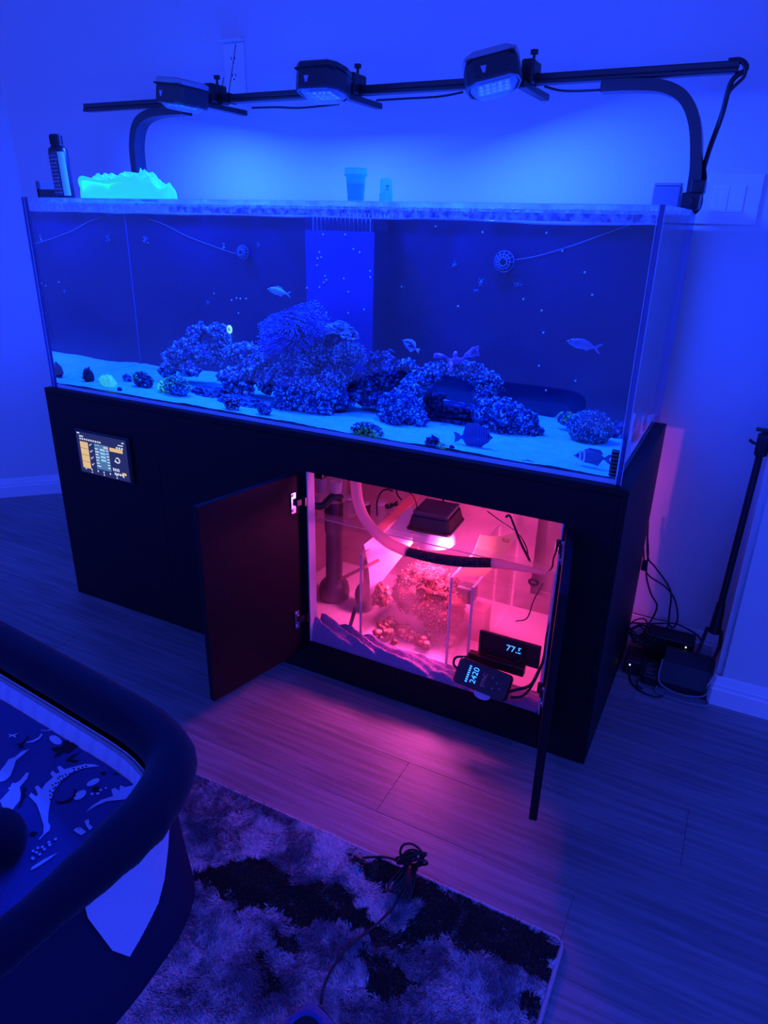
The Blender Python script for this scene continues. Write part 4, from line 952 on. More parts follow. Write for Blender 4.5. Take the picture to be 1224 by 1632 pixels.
for i in range(4):
    sb(bm, .25, .275, .27 + i * .16, .30 + i * .16); sb(bm, .285, .30, .24 + i * .16, .265 + i * .16)
    sb(bm, .68 + i * .035, .70 + i * .035, .73, .80); sb(bm, .70 + i * .05, .735 + i * .05, .84, .89)
for i, u in enumerate((.10, .22, .35, .47, .60, .73, .87)): sb(bm, u, u + .02, .88, .92); sb(bm, u + .0, u + .02, .95, .98) if i in (1, 3, 5) else None
link('screen_text', bm, 'screen_white', r, kind='stuff')
bm = NB(); sb(bm, .54, .63, .245, .30, -.0117); link('screen_badge', bm, 'screen_pink', r)
def txt(name, s, size, loc, rot, m, parent, ext=0.0002, align='CENTER'):
    cu = bpy.data.curves.new(name, 'FONT'); cu.body = s; cu.size = size; cu.extrude = ext; cu.align_x = align; cu.align_y = 'CENTER'
    o = bpy.data.objects.new('tmp', cu); dg = bpy.context.evaluated_depsgraph_get(); COL.objects.link(o); dg.update()
    me = bpy.data.meshes.new_from_object(o.evaluated_get(dg)); COL.objects.unlink(o); bpy.data.objects.remove(o)
    me.materials.clear(); me.materials.append(MATS[m]); o = bpy.data.objects.new(name, me); COL.objects.link(o); o.parent = parent
    o.location = Vector(loc) - ORG[parent.name]; o.rotation_euler = rot; return o
mid = Vector((U0 + (U1 - U0) * .80, -.0113, V1 - (V1 - V0) * .52)); bm = NB()
tube(bm, [mid + Vector((.0085 * math.cos(a), 0, .0085 * math.sin(a))) for a in [math.radians(-150 + 26 * i) for i in range(12)]], .0018, 6, k=1)
a = mid + Vector((-.009, 0, -.004)); tri(bm, [a + Vector((-.006, 0, -.003)), a + Vector((.005, 0, -.004)), a + Vector((-.002, 0, .007))])
link('screen_arrow', bm, 'screen_white', r)
txt('screen_title', 'ATLAS', .007, (U0 + (U1 - U0) * .47, -.0113, V1 - (V1 - V0) * .10), (PI / 2, 0, 0), 'screen_pink', r) if False else None
# ------------------------------------------------------------------ right side: dustpan, adapters, cables
mat('dustpan_black', (0.014, 0.014, 0.018), 0.5); mat('lip_grey', (0.20, 0.20, 0.22), 0.5)
dp = empty('lobby_dustpan', (2.06, .50, 0), 'black upright dustpan with a tall handle leaning in the corner by the wall', 'dustpan')
A = P(1070, 1038, 'y', .47); B = P(1157, 1048, 'y', .50); Cc = P(1068, 1090, 'y', .44); D = P(1133, 1108, 'y', .445)
xa, xb = 1.985, 2.12
bm = NB()   # scoop: back wall, sloping hood, floor
prof = [(.44, .003), (.44, .028), (.47, .080), (.51, .100), (.555, .085), (.555, .003)]
loft(bm, [[Vector((x, y, z)) for y, z in prof] for x in (xa, xa + .012, xb - .012, xb)])
link('pan_hood', bm, 'dustpan_black', dp)
bm = NB(); box(bm, xa - .004, xb + .004, .405, .56, 0.0005, .0028); tube(bm, [(xa - .004, .44, .004), (xa + .0, .41, .004), ((xa + xb) / 2, .398, .004), (xb, .41, .004), (xb + .004, .44, .004)], .0035, 6)
link('pan_lip', bm, 'lip_grey', dp)
bm = NB(); tube(bm, [(xa - .003, .448, .098), (xa - .003, .43, .04), (xa + .02, .425, .018), ((xa + xb) / 2, .42, .012), (xb - .01, .425, .025), (xb + .002, .44, .06)], .0028, 6); link('pan_rim', bm, 'lip_grey', dp)
h0, h1, h2 = Vector((2.095, .52, .115)), Vector((2.103, .54, .23)), P(1221, 686, 'y', .575)
bm = NB(); cyl(bm, h1, h2, .0095, 14); link('handle', bm, 'dustpan_black', dp, smooth=40)
bm = NB(); cyl(bm, h1 - Vector((0, .004, .05)), h1 + (h2 - h1) * .08, .017, 12, .012); tube(bm, [h1 - Vector((.02, .004, .04)), h1 - Vector((.026, .006, .09)), (2.07, .50, .11)], .005, 6); tube(bm, [h1 - Vector((-.018, .004, .04)), h1 - Vector((-.022, .006, .09)), (2.115, .50, .105)], .005, 6); link('handle_yoke', bm, 'dustpan_black', dp)
bm = NB(); hh = h1 + (h2 - h1) * .93; box(bm, hh.x - .016, hh.x + .016, hh.y - .018, hh.y + .014, hh.z - .03, hh.z + .03, .006)
tube(bm, [hh + Vector((-.034, -.02, .014)), hh + Vector((-.018, -.02, .006)), hh + Vector((.012, -.02, .012)), hh + Vector((.034, -.02, .02))], .004, 6); box(bm, h2.x - .024, h2.x + .02, h2.y - .01, h2.y + .012, h2.z - .003, h2.z + .003, .001); link('broom_clip', bm, 'dustpan_black', dp)
mat('led_white', (.8, .8, .8), .3, emit=(0.85, 0.9, 1), estr=3.0)
def adapter(x0, x1, y0, y1, z0, z1, label, led=None, name='power_adapter'):
    r = empty(name, ((x0 + x1) / 2, (y0 + y1) / 2, z0), label, 'adapter'); link('adapter_case', box(NB(), x0, x1, y0, y1, z0, z1, .005), 'black_plastic', r)
    if led: bm = NB(); ico(bm, led, .0022, 2); link('indicator_light', bm, 'led_white', r)
    return r
lq = P(1093, 1032, 'y', .583)
adapter(1.915, 2.06, .585, .655, 0.0005, .092, 'black adapter with a lit dot lying behind the dustpan against the baseboard', tuple(lq))
adapter(1.875, 1.925, .47, .56, 0.0005, .05, 'black adapter with a lit dot on the floor beside the stand', (1.893, .469, .034))
r = adapter(1.935, 1.978, .435, .53, 0.0005, .036, 'black power brick with printed rating label left of the dustpan')
bm = NB()
for i in range(5): box(bm, 1.942, 1.942 + [.024, .018, .028, .014, .02][i], .448 + i * .013, .453 + i * .013, .0368, .0371)
link('rating_print', bm, 'lip_grey', r)
def wc(label, pts, rad=.0028, m='cable_black', name='power_cable'): return cable(name, pts, rad, m, label, 'cable', 'tangled cords beside the stand')
yy = .655
wc('cord dropping from the stand back in a wide curve to the floor tangle', [(1.855, .655, .42), P(1033, 880, 'y', yy), P(1030, 915, 'y', .64), P(1037, 945, 'y', .64), P(1047, 965, 'y', .64), P(1040, 985, 'y', .64), P(1030, 1000, 'y', .62), P(1024, 1020, 'y', .6)])
wc('cord falling straight down past the other cords', [(1.855, .652, .45), P(1032, 885, 'y', yy), P(1045, 905, 'y', yy), P(1068, 940, 'y', .64), P(1067, 975, 'y', .64), P(1062, 1005, 'y', .62), P(1048, 1016, 'y', .6), P(1030, 1018, 'y', .58)])
wc('cord looping furthest right before turning up', [(1.855, .648, .36), P(1030, 912, 'y', yy), P(1060, 935, 'y', .66), P(1075, 955, 'y', .66), P(1080, 985, 'y', .65), P(1073, 1000, 'y', .65), P(1066, 995, 'y', .65)])
wc('cord running flat along the baseboard top and down to the dustpan', [(1.862, .64, .085), P(1035, 994, 'y', .64), P(1075, 994, 'y', .66), P(1105, 1008, 'y', .66), P(1117, 1020, 'y', .65), P(1116, 1032, 'y', .64)])
wc('thin cord lying across the baseboard near the wall', [(1.860, .66, .11), P(1028, 982, 'y', .665), P(1050, 988, 'y', .665), P(1064, 990, 'y', .66)], .0018)
rg = random.Random(12)
for i in range(7):
    cx, cy_ = rg.uniform(1.885, 1.95), rg.uniform(.57, .64); rr = rg.uniform(.025, .045); z0 = .06 + i * .006
    pts = [(cx + rr * math.cos(a) * rg.uniform(.8, 1.2), cy_ - .02 + rr * .7 * math.sin(a), z0 + .02 * math.sin(a * 1.5 + i)) for a in [j * PI / 3 for j in range(7)]]
    wc('loop in the cord tangle beside the stand', pts, .0024)
wc('cord lying in a loop on the floor in front of the adapters', [(1.895, .475, .02), (1.90, .45, .004), (1.912, .42, .0035), (1.945, .39, .0035), (1.99, .385, .0035), (2.01, .41, .004)])
wc('cord from the small adapter to the power brick', [(1.915, .52, .052), (1.93, .50, .055), (1.94, .47, .045), (1.93, .445, .012), (1.925, .42, .004), (1.945, .405, .004)], .0024)
bm = NB(); box(bm, 1.8605, 1.874, .635, .65, .28, .315, .003); link('cable_plug', bm, 'black_plastic', label='black plug hanging at the back edge of the stand', cat='plug')
# ------------------------------------------------------------------ inside the stand: sump and equipment
clear_mat('pane_film', (0.95, 0.9, 0.9), 1.45, 0.04, haze=0.06, hazecol=(0.85, 0.55, 0.55), hscale=7)
mat('pane_edge', (0.85, 0.75, 0.75), 0.2)
sp = empty('sump', (1.26, .28, .111), 'clear acrylic sump tank with chambers inside the stand', 'sump')
sx0, sx1, sy0, sy1, sz0, sz1 = .80, 1.712, .072, .50, .1115, .485
def sp_pane(name, x0, x1, y0, y1, z0, z1, thin, m='pane_film'):
    o = link(name, box(NB(), x0, x1, y0, y1, z0, z1), [m, 'pane_edge'], sp)
    for p in o.data.polygons: p.material_index = 0 if abs(p.normal[thin]) > 0.5 else 1
sp_pane('front_pane', sx0, sx1, sy0, sy0 + .008, sz0, sz1, 1)
sp_pane('back_pane', sx0, sx1, sy1 - .008, sy1, sz0, sz1, 1)
sp_pane('side_pane', sx0, sx0 + .008, sy0 + .0085, sy1 - .0085, sz0, sz1, 0); sp_pane('side_pane', sx1 - .008, sx1, sy0 + .0085, sy1 - .0085, sz0, sz1, 0)
link('bottom_pane', box(NB(), sx0 + .0085, sx1 - .0085, sy0 + .0085, sy1 - .0085, sz0, sz0 + .008), 'pane_edge', sp)
bm = NB(); box(bm, sx0, sx1, sy0 - .001, sy0 + .03, sz1 + .0002, sz1 + .008, .001); link('top_rim', bm, 'sump_acrylic', sp)
for x, z1 in ((1.150, .40), (1.432, .40), (1.495, .385)): sp_pane('baffle', x - .004, x + .004, sy0 + .0088, sy1 - .0088, sz0 + .0085, z1, 0)
bm = NB(); box(bm, .81, 1.145, .30, .485, .352, .358); link('shelf_pane', bm, 'sump_acrylic', sp)
mat('sump_water_tint', (.5, .3, .3), .3)
# refugium: macroalgae over rubble
mat('macroalgae', (0.20, 0.04, 0.015), 0.8, bump=0.6, bscale=120, col2=(0.05, 0.010, 0.006), vscale=40); coral_mat('rubble', (1.0, 0.75, 0.45), (0.25, 0.09, 0.04), 50); mat('algae_pale', (0.7, 0.32, 0.16), 0.8, col2=(0.12, 0.03, 0.02), vscale=120)
rg = random.Random(21)
bm = NB(); lump(bm, (1.30, .25, .235), .085, 5, .30, 34, 40, (1.25, 1.1, 1.0)); lump(bm, (1.36, .22, .20), .06, 5, .30, 34, 41, (1, 1.1, 1)); lump(bm, (1.24, .24, .21), .05, 4, .4, 20, 42)
for v in bm.verts: v.co.x = min(max(v.co.x, 1.158), 1.424); v.co.y = max(v.co.y, .084); v.co.z = max(.122, v.co.z)
bm.normal_update(); nb = Blobs(1)
bm.faces.ensure_lookup_table(); fs = [f for f in bm.faces]
for _ in range(6500):
    f = rg.choice(fs); c = f.calc_center_median() + f.normal * rg.uniform(-.004, .012); s_ = rg.uniform(.0008, .0028); nb.add(vmat(c, (rg.uniform(0, 3), rg.uniform(0, 3), 0), (s_, s_ * .7, s_ * rg.uniform(.5, 1.8))))
r = empty('macroalgae_mass', (1.3, .25, .121), 'reddish brown mass of fluffy algae in the lit sump chamber', 'algae')
link('algae_core', bm, 'macroalgae', r, smooth=True); link_blobs('algae_fronds', nb, 'algae_pale', r, ((1.157, .083, .121), (1.426, 9, 9)))
for i in range(34):
    x = rg.uniform(1.165, 1.42); y = rg.uniform(.088, .17); s_ = rg.uniform(.009, .019); bm = NB(); lump(bm, (min(max(x, 1.158 + s_), 1.424 - s_), y + s_, .121 + s_ * .7 + (.012 if i % 3 == 0 else 0)), s_, 3, .22, 45, i, (1.1, .9, .8))
    link('rubble_stone', bm, 'rubble', smooth=True, label='pale rubble stone under the algae in the sump', cat='stone', group='rubble stones in the lit sump chamber')
bm = NB(); c = Vector((1.195, .13, .25)); lump(bm, c, .028, 4, .5, 30, 77, (1, .8, 1.3)); link('frilly_algae', bm, 'algae_pale', smooth=True, label='pale frilly clump at the left side of the algae mass', cat='algae')
# grow lamp: finned black housing on a white round bowl
cz0 = .41
gl = empty('grow_lamp', (1.30, .28, .40), 'black finned grow lamp on a round white shade above the algae', 'lamp')
Mg = Matrix.Translation((1.30, .27, .452)) @ Matrix.Rotation(math.radians(4), 4, 'Z')
bm = NB(); lathe(bm, [(.040, .0), (.056, -.012), (.064, -.030), (.066, -.046), (.062, -.046), (.054, -.014), (.03, -.004)], 32, Mg @ Matrix.Translation((0, -.01, 0))); link('lamp_shade', bm, 'white_plastic', gl, smooth=40)
bm = NB(); ro = rrect(.066, .072, .010); loft(bm, [[Mg @ Vector((x * s, y * s, z)) for x, y in ro] for s, z in ((1.0, .002), (1.03, .004), (1.03, .010), (.97, .014), (.86, .046))]); link('lamp_housing', bm, 'black_plastic', gl)
mat('fin_grey', (.09, .07, .09), .35)
for i in range(11):
    y = -.052 + i * .0104; bm = NB(); box(bm, -.054, .054, y - .0024, y + .0024, .0455, .060, .0008, M=Mg); box(bm, -.052, -.045, y - .0018, y + .0018, .0455, .05, M=Mg); link('cooling_fin', bm, 'fin_grey', gl)
mat('grow_led', (.9, .5, .7), .4, emit=(1.0, .35, .75), estr=4.0)
bm = NB(); lathe(bm, [(.045, -.018), (.045, -.020)], 24, Mg @ Matrix.Translation((0, -.01, 0))); link('led_disc', bm, 'grow_led', gl)
ld = bpy.data.lights.new('grow_light', 'AREA'); ld.shape = 'DISK'; ld.size = .10; ld.energy = GROW_W; ld.color = GROW_COL
lo = bpy.data.objects.new('grow_light', ld); COL.objects.link(lo); lo.parent = gl; lo.location = Vector((1.30, .26, .427)) - ORG[gl.name]
ld = bpy.data.lights.new('added_pink_fill', 'POINT'); ld.shadow_soft_size = .03; ld.energy = GROW_W * .8; ld.color = GROW_COL  # bare light added beside the shade to carry pink to walls and paper
lo = bpy.data.objects.new('added_pink_fill', ld); COL.objects.link(lo); lo.parent = gl; lo.location = Vector((1.385, .205, .415)) - ORG[gl.name]
bm = NB(); tube(bm, [Mg @ Vector((.0, .05, .055)), Mg @ Vector((.01, .09, .12)), (1.30, .45, .64)], .003, 6); link('lamp_cord', bm, 'cable_black', gl, smooth=True)
# paper sheets propped at the right of the lamp
clear_mat('paper_cream', (1, 1, 1), 1.2, .6, haze=.98, hazecol=(1.0, .95, .60))
def sheet(pts, label, bend=.01, name='paper_sheet', m='paper_cream'):
    a, b, c, d = [Vector(p) for p in pts]; n = 12; top = []; bot = []; bm = NB()
    nrm = (b - a).cross(d - a).normalized()
    R = [[a.lerp(b, i / n).lerp(d.lerp(c, i / n), j / n) + nrm * bend * math.sin(PI * i / n) for i in range(n + 1)] for j in range(n + 1)]
    V = [[bm.verts.new(p) for p in row] for row in R]; V2 = [[bm.verts.new(p + nrm * .0006) for p in row] for row in R]
    for j in range(n):
        for i in range(n): bm.faces.new((V[j][i], V[j][i + 1], V[j + 1][i + 1], V[j + 1][i])); bm.faces.new((V2[j][i], V2[j + 1][i], V2[j + 1][i + 1], V2[j][i + 1]))
    return link(name, bm, m, smooth=True, label=label, cat='paper', recalc=False)
s1 = sheet([P(765, 852, 'y', .25), P(823, 848, 'y', .28), P(803, 893, 'y', .2), P(751, 890, 'y', .17)], 'cream paper sheet propped right of the grow lamp', .012)
sheet([P(742, 903, 'y', .12), P(786, 906, 'y', .13), P(770, 919, 'y', .10), P(722, 920, 'y', .10)], 'cream paper corner hanging below the dark sleeve', -.008)
bm = NB(); a = P(806, 855, 'y', .26)
for i in range(3): box(bm, a.x - .004, a.x + .018, a.y - .022, a.y - .021, a.z + .001 - i * .004, a.z + .0025 - i * .004)
link('paper_print', bm, 'algae_pale', s1, org=tuple(ORG[s1.name])); bpy.data.objects['paper_print'].location = (0, 0, 0)
# return hose with dark foam sleeve
MATS['hose_pink'] = MATS['hose_translucent']; mat('foam_dark', (0.05, 0.015, 0.02), .9, bump=1, bscale=300, col2=(.2, .05, .06), vscale=120)
hs = empty('return_hose', P(650, 880, 'y', .055), 'pinkish flexible hose curving down from the top of the opening to the sump rim', 'hose')
bm = NB(); tube(bm, [P(566, 758, 'y', .06), P(571, 800, 'y', .06), P(585, 832, 'y', .058), P(615, 862, 'y', .055), P(650, 880, 'y', .05)], pr(600, 850, .055, 8), 14); link('hose_tube', bm, 'hose_pink', hs, smooth=True)
bm = NB(); tube(bm, [P(648, 879, 'y', .05), P(690, 889, 'y', .046), P(735, 895, 'y', .046), P(784, 897, 'y', .05)], lambda t: .0125 + .002 * math.sin(t * PI), 14); link('foam_sleeve', bm, 'foam_dark', hs, smooth=True)
bm = NB(); tube(bm, [P(783, 897, 'y', .052), P(810, 901, 'y', .052), P(845, 908, 'y', .055), P(870, 914, 'y', .058)], lambda t: .013 * (1 - .75 * t) + .001, 12); link('tapered_end', bm, 'hose_pink', hs, smooth=True)
# skimmer and pumps in the left chamber
mat('skimmer_dark', (0.05, 0.02, 0.05), .35); mat('skimmer_clear', (.5, .3, .4), .2)
sk = empty('protein_skimmer', (.97, .25, .12), 'dark bulbous skimmer column standing in the left sump chamber', 'skimmer')
Ms = Matrix.Translation((.955, .25, .1205))
bm = NB(); lathe(bm, [(.035, 0), (.05, .006), (.052, .03), (.046, .055), (.028, .075), (.026, .24)], 28, Ms); link('skimmer_body', bm, 'skimmer_dark', sk, smooth=40)
bm = NB(); lathe(bm, [(.027, .2405), (.03, .25), (.03, .345), (.026, .35)], 24, Ms); link('skimmer_neck', bm, 'skimmer_dark', sk, smooth=40)
bm = NB(); lathe(bm, [(.036, .351), (.042, .356), (.042, .44), (.03, .45)], 28, Ms); link('skimmer_cup', bm, 'clear_plastic', sk, smooth=40)
pu = empty('return_pump', (1.08, .22, .1205), 'dark round pump behind the baffle right of the skimmer', 'pump')
bm = NB(); lump(bm, (1.085, .24, .17), .045, 4, .06, 10, 5, (.9, .9, 1)); link('pump_body', bm, 'skimmer_dark', pu, smooth=True)
bm = NB(); cyl(bm, (1.085, .24, .205), (1.085, .24, .30), .013, 16); link('pump_outlet', bm, 'skimmer_dark', pu)
bm = NB(); cyl(bm, P(545, 922, 'y', .12), P(603, 893, 'y', .11), .005, 10); link('siphon_tube', bm, 'hose_pink', smooth=True, label='thin pink tube slanting across the top of the left baffle', cat='tube')
bm = NB(); cyl(bm, P(558, 998, 'y', .10), P(566, 970, 'y', .10), .006, 10); ico(bm, P(558, 998, 'y', .10), .0065, 2); link('thermometer', bm, 'skimmer_dark', smooth=True, label='short dark glass tube leaning at the foot of the left baffle', cat='thermometer')
# black bracket with cups at the upper left
br = empty('cup_holder', P(520, 800, 'y', .14), 'black bracket holding small clear cups at the upper left of the opening', 'holder')
a, b = P(498, 806, 'y', .10), P(550, 792, 'y', .16)
bm = NB(); tube(bm, [a, P(515, 806, 'y', .12), P(530, 792, 'y', .14), P(545, 795, 'y', .16)], .012, 8);  link('bracket', bm, 'black_plastic', br, smooth=True)
link('bracket_foot', box(NB(), a.x - .02, a.x + .03, .11, .15, .592, .618, .004), 'black_plastic', br)
for px, py, rr, hh in ((512, 772, .018, .05), (536, 776, .019, .035), (508, 798, .012, .03)):
    c = P(px, py, 'y', .15); bm = NB(); lathe(bm, [(rr * .8, -hh / 2), (rr, hh / 2), (rr * .95, hh / 2), (rr * .75, -hh / 2 + .002)], 20, Matrix.Translation(c)); link('cup', bm, 'clear_plastic', br, smooth=40)
def jar(px, py, y, rr, hh, m, label, capm='white_plastic'):
    c = P(px, py, 'y', y); r = empty('jar', c - Vector((0, 0, hh / 2)), label, 'jar'); M = Matrix.Translation(c)
    bm = NB(); lathe(bm, [(rr * .92, -hh / 2), (rr, -hh / 2 + .004), (rr, hh * .38), (rr * .7, hh * .46)], 24, M); link('jar_body', bm, m, r, smooth=40)
    bm = NB(); lathe(bm, [(rr * .72, hh * .465), (rr * .72, hh * .6), (rr * .66, hh * .62)], 20, M); link('jar_lid', bm, capm, r, smooth=40)
# things standing on a rear shelf of the stand
for x, h, m, lb, rr in ((.865, .085, 'skimmer_dark', 'dark bottle at the left end of the clear shelf behind the skimmer', .020), (.925, .07, 'clear_plastic', 'clear jar between the dark bottle and the dark squat jar', .025), (.985, .06, 'skimmer_dark', 'dark squat jar with pale lid on the clear shelf', .021), (1.045, .075, 'clear_plastic', 'clear round jar behind the hose', .026), (1.105, .065, 'white_plastic', 'white jar beside the pale bar behind the hose', .023)):
    c = Vector((x, .40, .3585 + h / 2)); r = empty('jar', c - Vector((0, 0, h / 2)), lb, 'jar'); M = Matrix.Translation(c)
    bm = NB(); lathe(bm, [(rr * .92, -h / 2), (rr, -h / 2 + .004), (rr, h * .30), (rr * .75, h * .38)], 24, M); link('jar_body', bm, m, r, smooth=40)
    bm = NB(); lathe(bm, [(rr * .8, h * .385), (rr * .8, h * .5), (rr * .7, h * .52)], 20, M); link('jar_lid', bm, 'white_plastic', r, smooth=40)
# acrylic bar with clamp across the chambers
bm = NB(); A, B = P(598, 852, 'y', .09), P(660, 792, 'y', .47); d = (B - A).normalized(); tube(bm, [A, B], 1, k=1, sec=[(.004, .016), (-.004, .016), (-.004, -.016), (.004, -.016)], up=(0, 0, 1)); link('acrylic_bar', bm, 'hose_pink', label='pale bar running from the sump rim to the back', cat='bar')
bm = NB(); c = P(624, 808, 'y', .25); 
for q in ((-.016, 0, 0), (.0, 0, .006), (.014, 0, .012)): ico(bm, c + Vector(q), .007, 2)
tube(bm, [c + Vector((-.02, 0, -.008)), c, c + Vector((.018, 0, .022))], .003, 6); link('valve_clip', bm, 'black_plastic', smooth=True, label='small black clip on the pale bar left of the grow lamp', cat='clip')
# white bucket rim behind lamp
sheet([P(656, 806, 'y', .33), P(664, 858, 'y', .25), P(590, 950, 'y', .13), P(580, 868, 'y', .11)], 'white curved sheet curling down left of the grow lamp', -.014, 'reflector_sheet', 'white_plastic')
# cables inside
for lb, pts, rr in (('black cord arching down beside the white jar', [P(601, 822, 'y', .3), P(601, 800, 'y', .3), P(608, 784, 'y', .3), P(618, 780, 'y', .3), P(626, 783, 'y', .3)], .0028),
    ('short black cord under the top edge left of the grow lamp', [P(632, 778, 'y', .25), P(633, 788, 'y', .25), P(640, 797, 'y', .25)], .0026),
    ('thin cord curving to the left side of the grow lamp', [P(645, 780, 'y', .22), P(658, 790, 'y', .22), P(664, 806, 'y', .22), P(663, 822, 'y', .22)], .0016),
    ('black cord hanging right of the paper sheet', [P(806, 824, 'y', .2), P(812, 822, 'y', .2), P(819, 838, 'y', .2), P(830, 865, 'y', .2), P(845, 895, 'y', .2)], .0038),
    ('thin cord crossing behind the thick black cord', [P(777, 815, 'y', .3), P(800, 832, 'y', .25), P(825, 850, 'y', .22), P(838, 870, 'y', .2), P(842, 888, 'y', .19)], .0018),
    ('cord looping down the right inner wall of the stand', [P(888, 875, 'y', .10), P(882, 890, 'y', .09), P(880, 903, 'y', .09), P(873, 912, 'y', .09)], .0022),
    ('cord trailing in the right sump chamber', [P(865, 930, 'y', .2), P(850, 958, 'y', .2), P(840, 985, 'y', .2), P(822, 990, 'y', .2)], .002)):
    cable('inner_cable', pts, rr, 'cable_black', lb)
# right chamber pump and float
bm = NB(); c = P(742, 962, 'y', .25); box(bm, c.x - .028, c.x + .028, .23, .28, .235, .29, .01); o = link('pump_block', bm, 'black_plastic', label='black block between the two right baffles', cat='pump')
bm = NB(); box(bm, 1.44, 1.488, .23, .29, .2, .228); box(bm, 1.44, 1.488, .23, .29, .120, .199); link('pump_stand', bm, 'hose_pink', label='pale block under the black pump between the baffles', cat='block')
bm = NB(); c = P(850, 928, 'y', .18)
for q in range(9): a = q * .7; ico(bm, c + Vector((.012 * math.cos(a), 0, .008 * math.sin(a))), .005, 1)
link('float_valve', bm, 'skimmer_dark', smooth=True, label='dark knobbly float valve at the upper right of the sump', cat='valve')
# purple towel on the sill: draped folds
mat('towel_purple', (0.50, 0.26, 0.46), .95, bump=1.0, bscale=260)
def tz_(x, y):
    t = (x - 1.027) / .70; h = .030 + .022 * math.exp(-((t - .0) / .12) ** 2) * 1.3 + .012 * math.sin(t * 5 + 1)
    w = math.sin((y + x * .22) * 210 + 5 * nz(x * 9, y * 9)) * .38 + .35 * abs(nz(x * 26, y * 60, 7)) + .5
    e = min(1, max(0, (y - .004) / .012)) ** .5 * min(1, max(0, (.0705 - y) / .010) + .55)
    if t > .8: h *= .5
    return .1112 + max(.0015, h * e * (.55 + .45 * w) + .006 * nz(x * 30, y * 40, 2))
def grid_solid(x0, x1, y0, y1, nx, ny, f, base):
    bm = grid_bm(x0, x1, y0, y1, nx, ny, f); bm.verts.ensure_lookup_table()
    e = [bm.verts[i] for i in range(nx + 1)]; lowv = [bm.verts.new((v.co.x, v.co.y, base)) for v in e]
    for i in range(nx): bm.faces.new((e[i + 1], e[i], lowv[i], lowv[i + 1]))
    return bm
link('towel', grid_solid(1.0245, 1.722, .002, .0705, 240, 40, tz_, .1112), 'towel_purple', smooth=True, label='purple-lit towel spread along the sill in front of the sump', cat='towel')
# controllers on the towel
scr_mat('digit_blue', (0.03, 0.22, 1.0), 3.0); mat('controller_black', (0.05, 0.010, 0.012), .3); mat('logo_red', (1.0, 0.35, 0.35), .5)
cc = empty('pump_controller', (1.56, .0, .15), 'black and dark red controller with lit blue digits lying on the towel', 'controller')
o = P(770, 1082, 'y', .005)
ex = (P(812, 1090, 'y', .012) - P(735, 1060, 'y', .012)).normalized(); ez = Vector((0, .62, .78)); ez = (ez - ex * ez.dot(ex)).normalized(); ey = ez.cross(ex)
Mk = Matrix(((ex.x, ez.x, -ey.x, o.x), (ex.y, ez.y, -ey.y, o.y), (ex.z, ez.z, -ey.z, o.z), (0, 0, 0, 1)))
bm = NB(); ro = rrect(.076, .036, .012); loft(bm, [[Mk @ Vector((x * s, y * s, z)) for x, y in ro] for s, z in ((.96, -.012), (1, -.009), (1, .006), (.95, .010))]); link('controller_case', bm, 'controller_black', cc)
def txtM(name, s, size, M, m, parent, ext=.0002):
    o = txt(name, s, size, (0, 0, 0), (0, 0, 0), m, parent, ext); o.matrix_local = Matrix.Translation(-ORG[parent.name]) @ M; return o
RZ90 = Matrix.Rotation(math.radians(90), 4, 'Z')
flipM = Mk if (Mk.to_3x3().determinant() > 0) else Mk
txtM('display_digits', '2420', .022, Mk @ Matrix.Translation((-.022, 0, .0106)) @ RZ90, 'digit_blue', cc)
bm = NB()
for i in range(8): box(bm, -.043, -.037, -.024 + i * .006, -.0205 + i * .006, .0104, .0107, M=Mk)
link('display_bars', bm, 'digit_blue', cc)
txtM('logo', 'SYNC', .015, Mk @ Matrix.Translation((.005, -.002, .0106)) @ RZ90, 'logo_red', cc)
bm = NB()
for x, y in ((.025, .012), (.04, .002), (.032, -.015), (.05, -.01)): cyl(bm, Mk @ Vector((x, y, .0103)), Mk @ Vector((x, y, .0112)), .0028, 10)
link('buttons', bm, 'lip_grey', cc)
bm = NB(); tube(bm, [Mk @ Vector((-.07, .0, 0)), Mk @ Vector((-.088, .008, .004)), Mk @ Vector((-.088, .028, .004)), Mk @ Vector((-.06, .04, .002))], .0035, 6); tube(bm, [Mk @ Vector((.074, -.008, 0)), P(820, 1100, 'y', .005), P(845, 1092, 'y', .01), P(858, 1070, 'y', .03), P(868, 1050, 'y', .055)], .004, 8); link('controller_cord', bm, 'cable_black', cc, smooth=True)
tc_ = empty('temperature_controller', (1.60, .03, .15), 'black controller box showing 77.5 in blue digits behind the other controller', 'controller')
link('controller_case', box(NB(), 1.505, 1.665, .048, .0712, .172, .20, .004), 'controller_black', tc_)
link('sensor_block', box(NB(), 1.51, 1.70, .085, .115, .235, .285, .003), 'controller_black', tc_) if False else None
bm = NB(); box(bm, 1.530, 1.700, .0600, .0712, .203, .272, .003); link('display_reflection_case', bm, 'controller_black', tc_)  # display case, enlarged to paint in dark reflections low in the sump
txt('display_digits', '77.5', .026, (1.630, .0594, .243), (PI / 2, 0, 0), 'digit_blue', tc_)
for z_, x_ in ((.19, 1.50), (.205, 1.51)):
    pass
bm = NB(); tube(bm, [(1.64, .05, .19), P(818, 1058, 'y', .04), P(832, 1050, 'y', .045), P(830, 1036, 'y', .05), (1.655, .058, .235)], .003, 6); link('controller_cord', bm, 'cable_black', tc_, smooth=True)
cable('inner_cable', [P(815, 1112, 'y', .0), P(835, 1108, 'y', .008), P(852, 1085, 'y', .03), P(866, 1050, 'y', .06), P(872, 1010, 'y', .07), (1.722, .06, .40)], .0035, 'cable_black', 'thick black cord climbing the right edge of the opening')
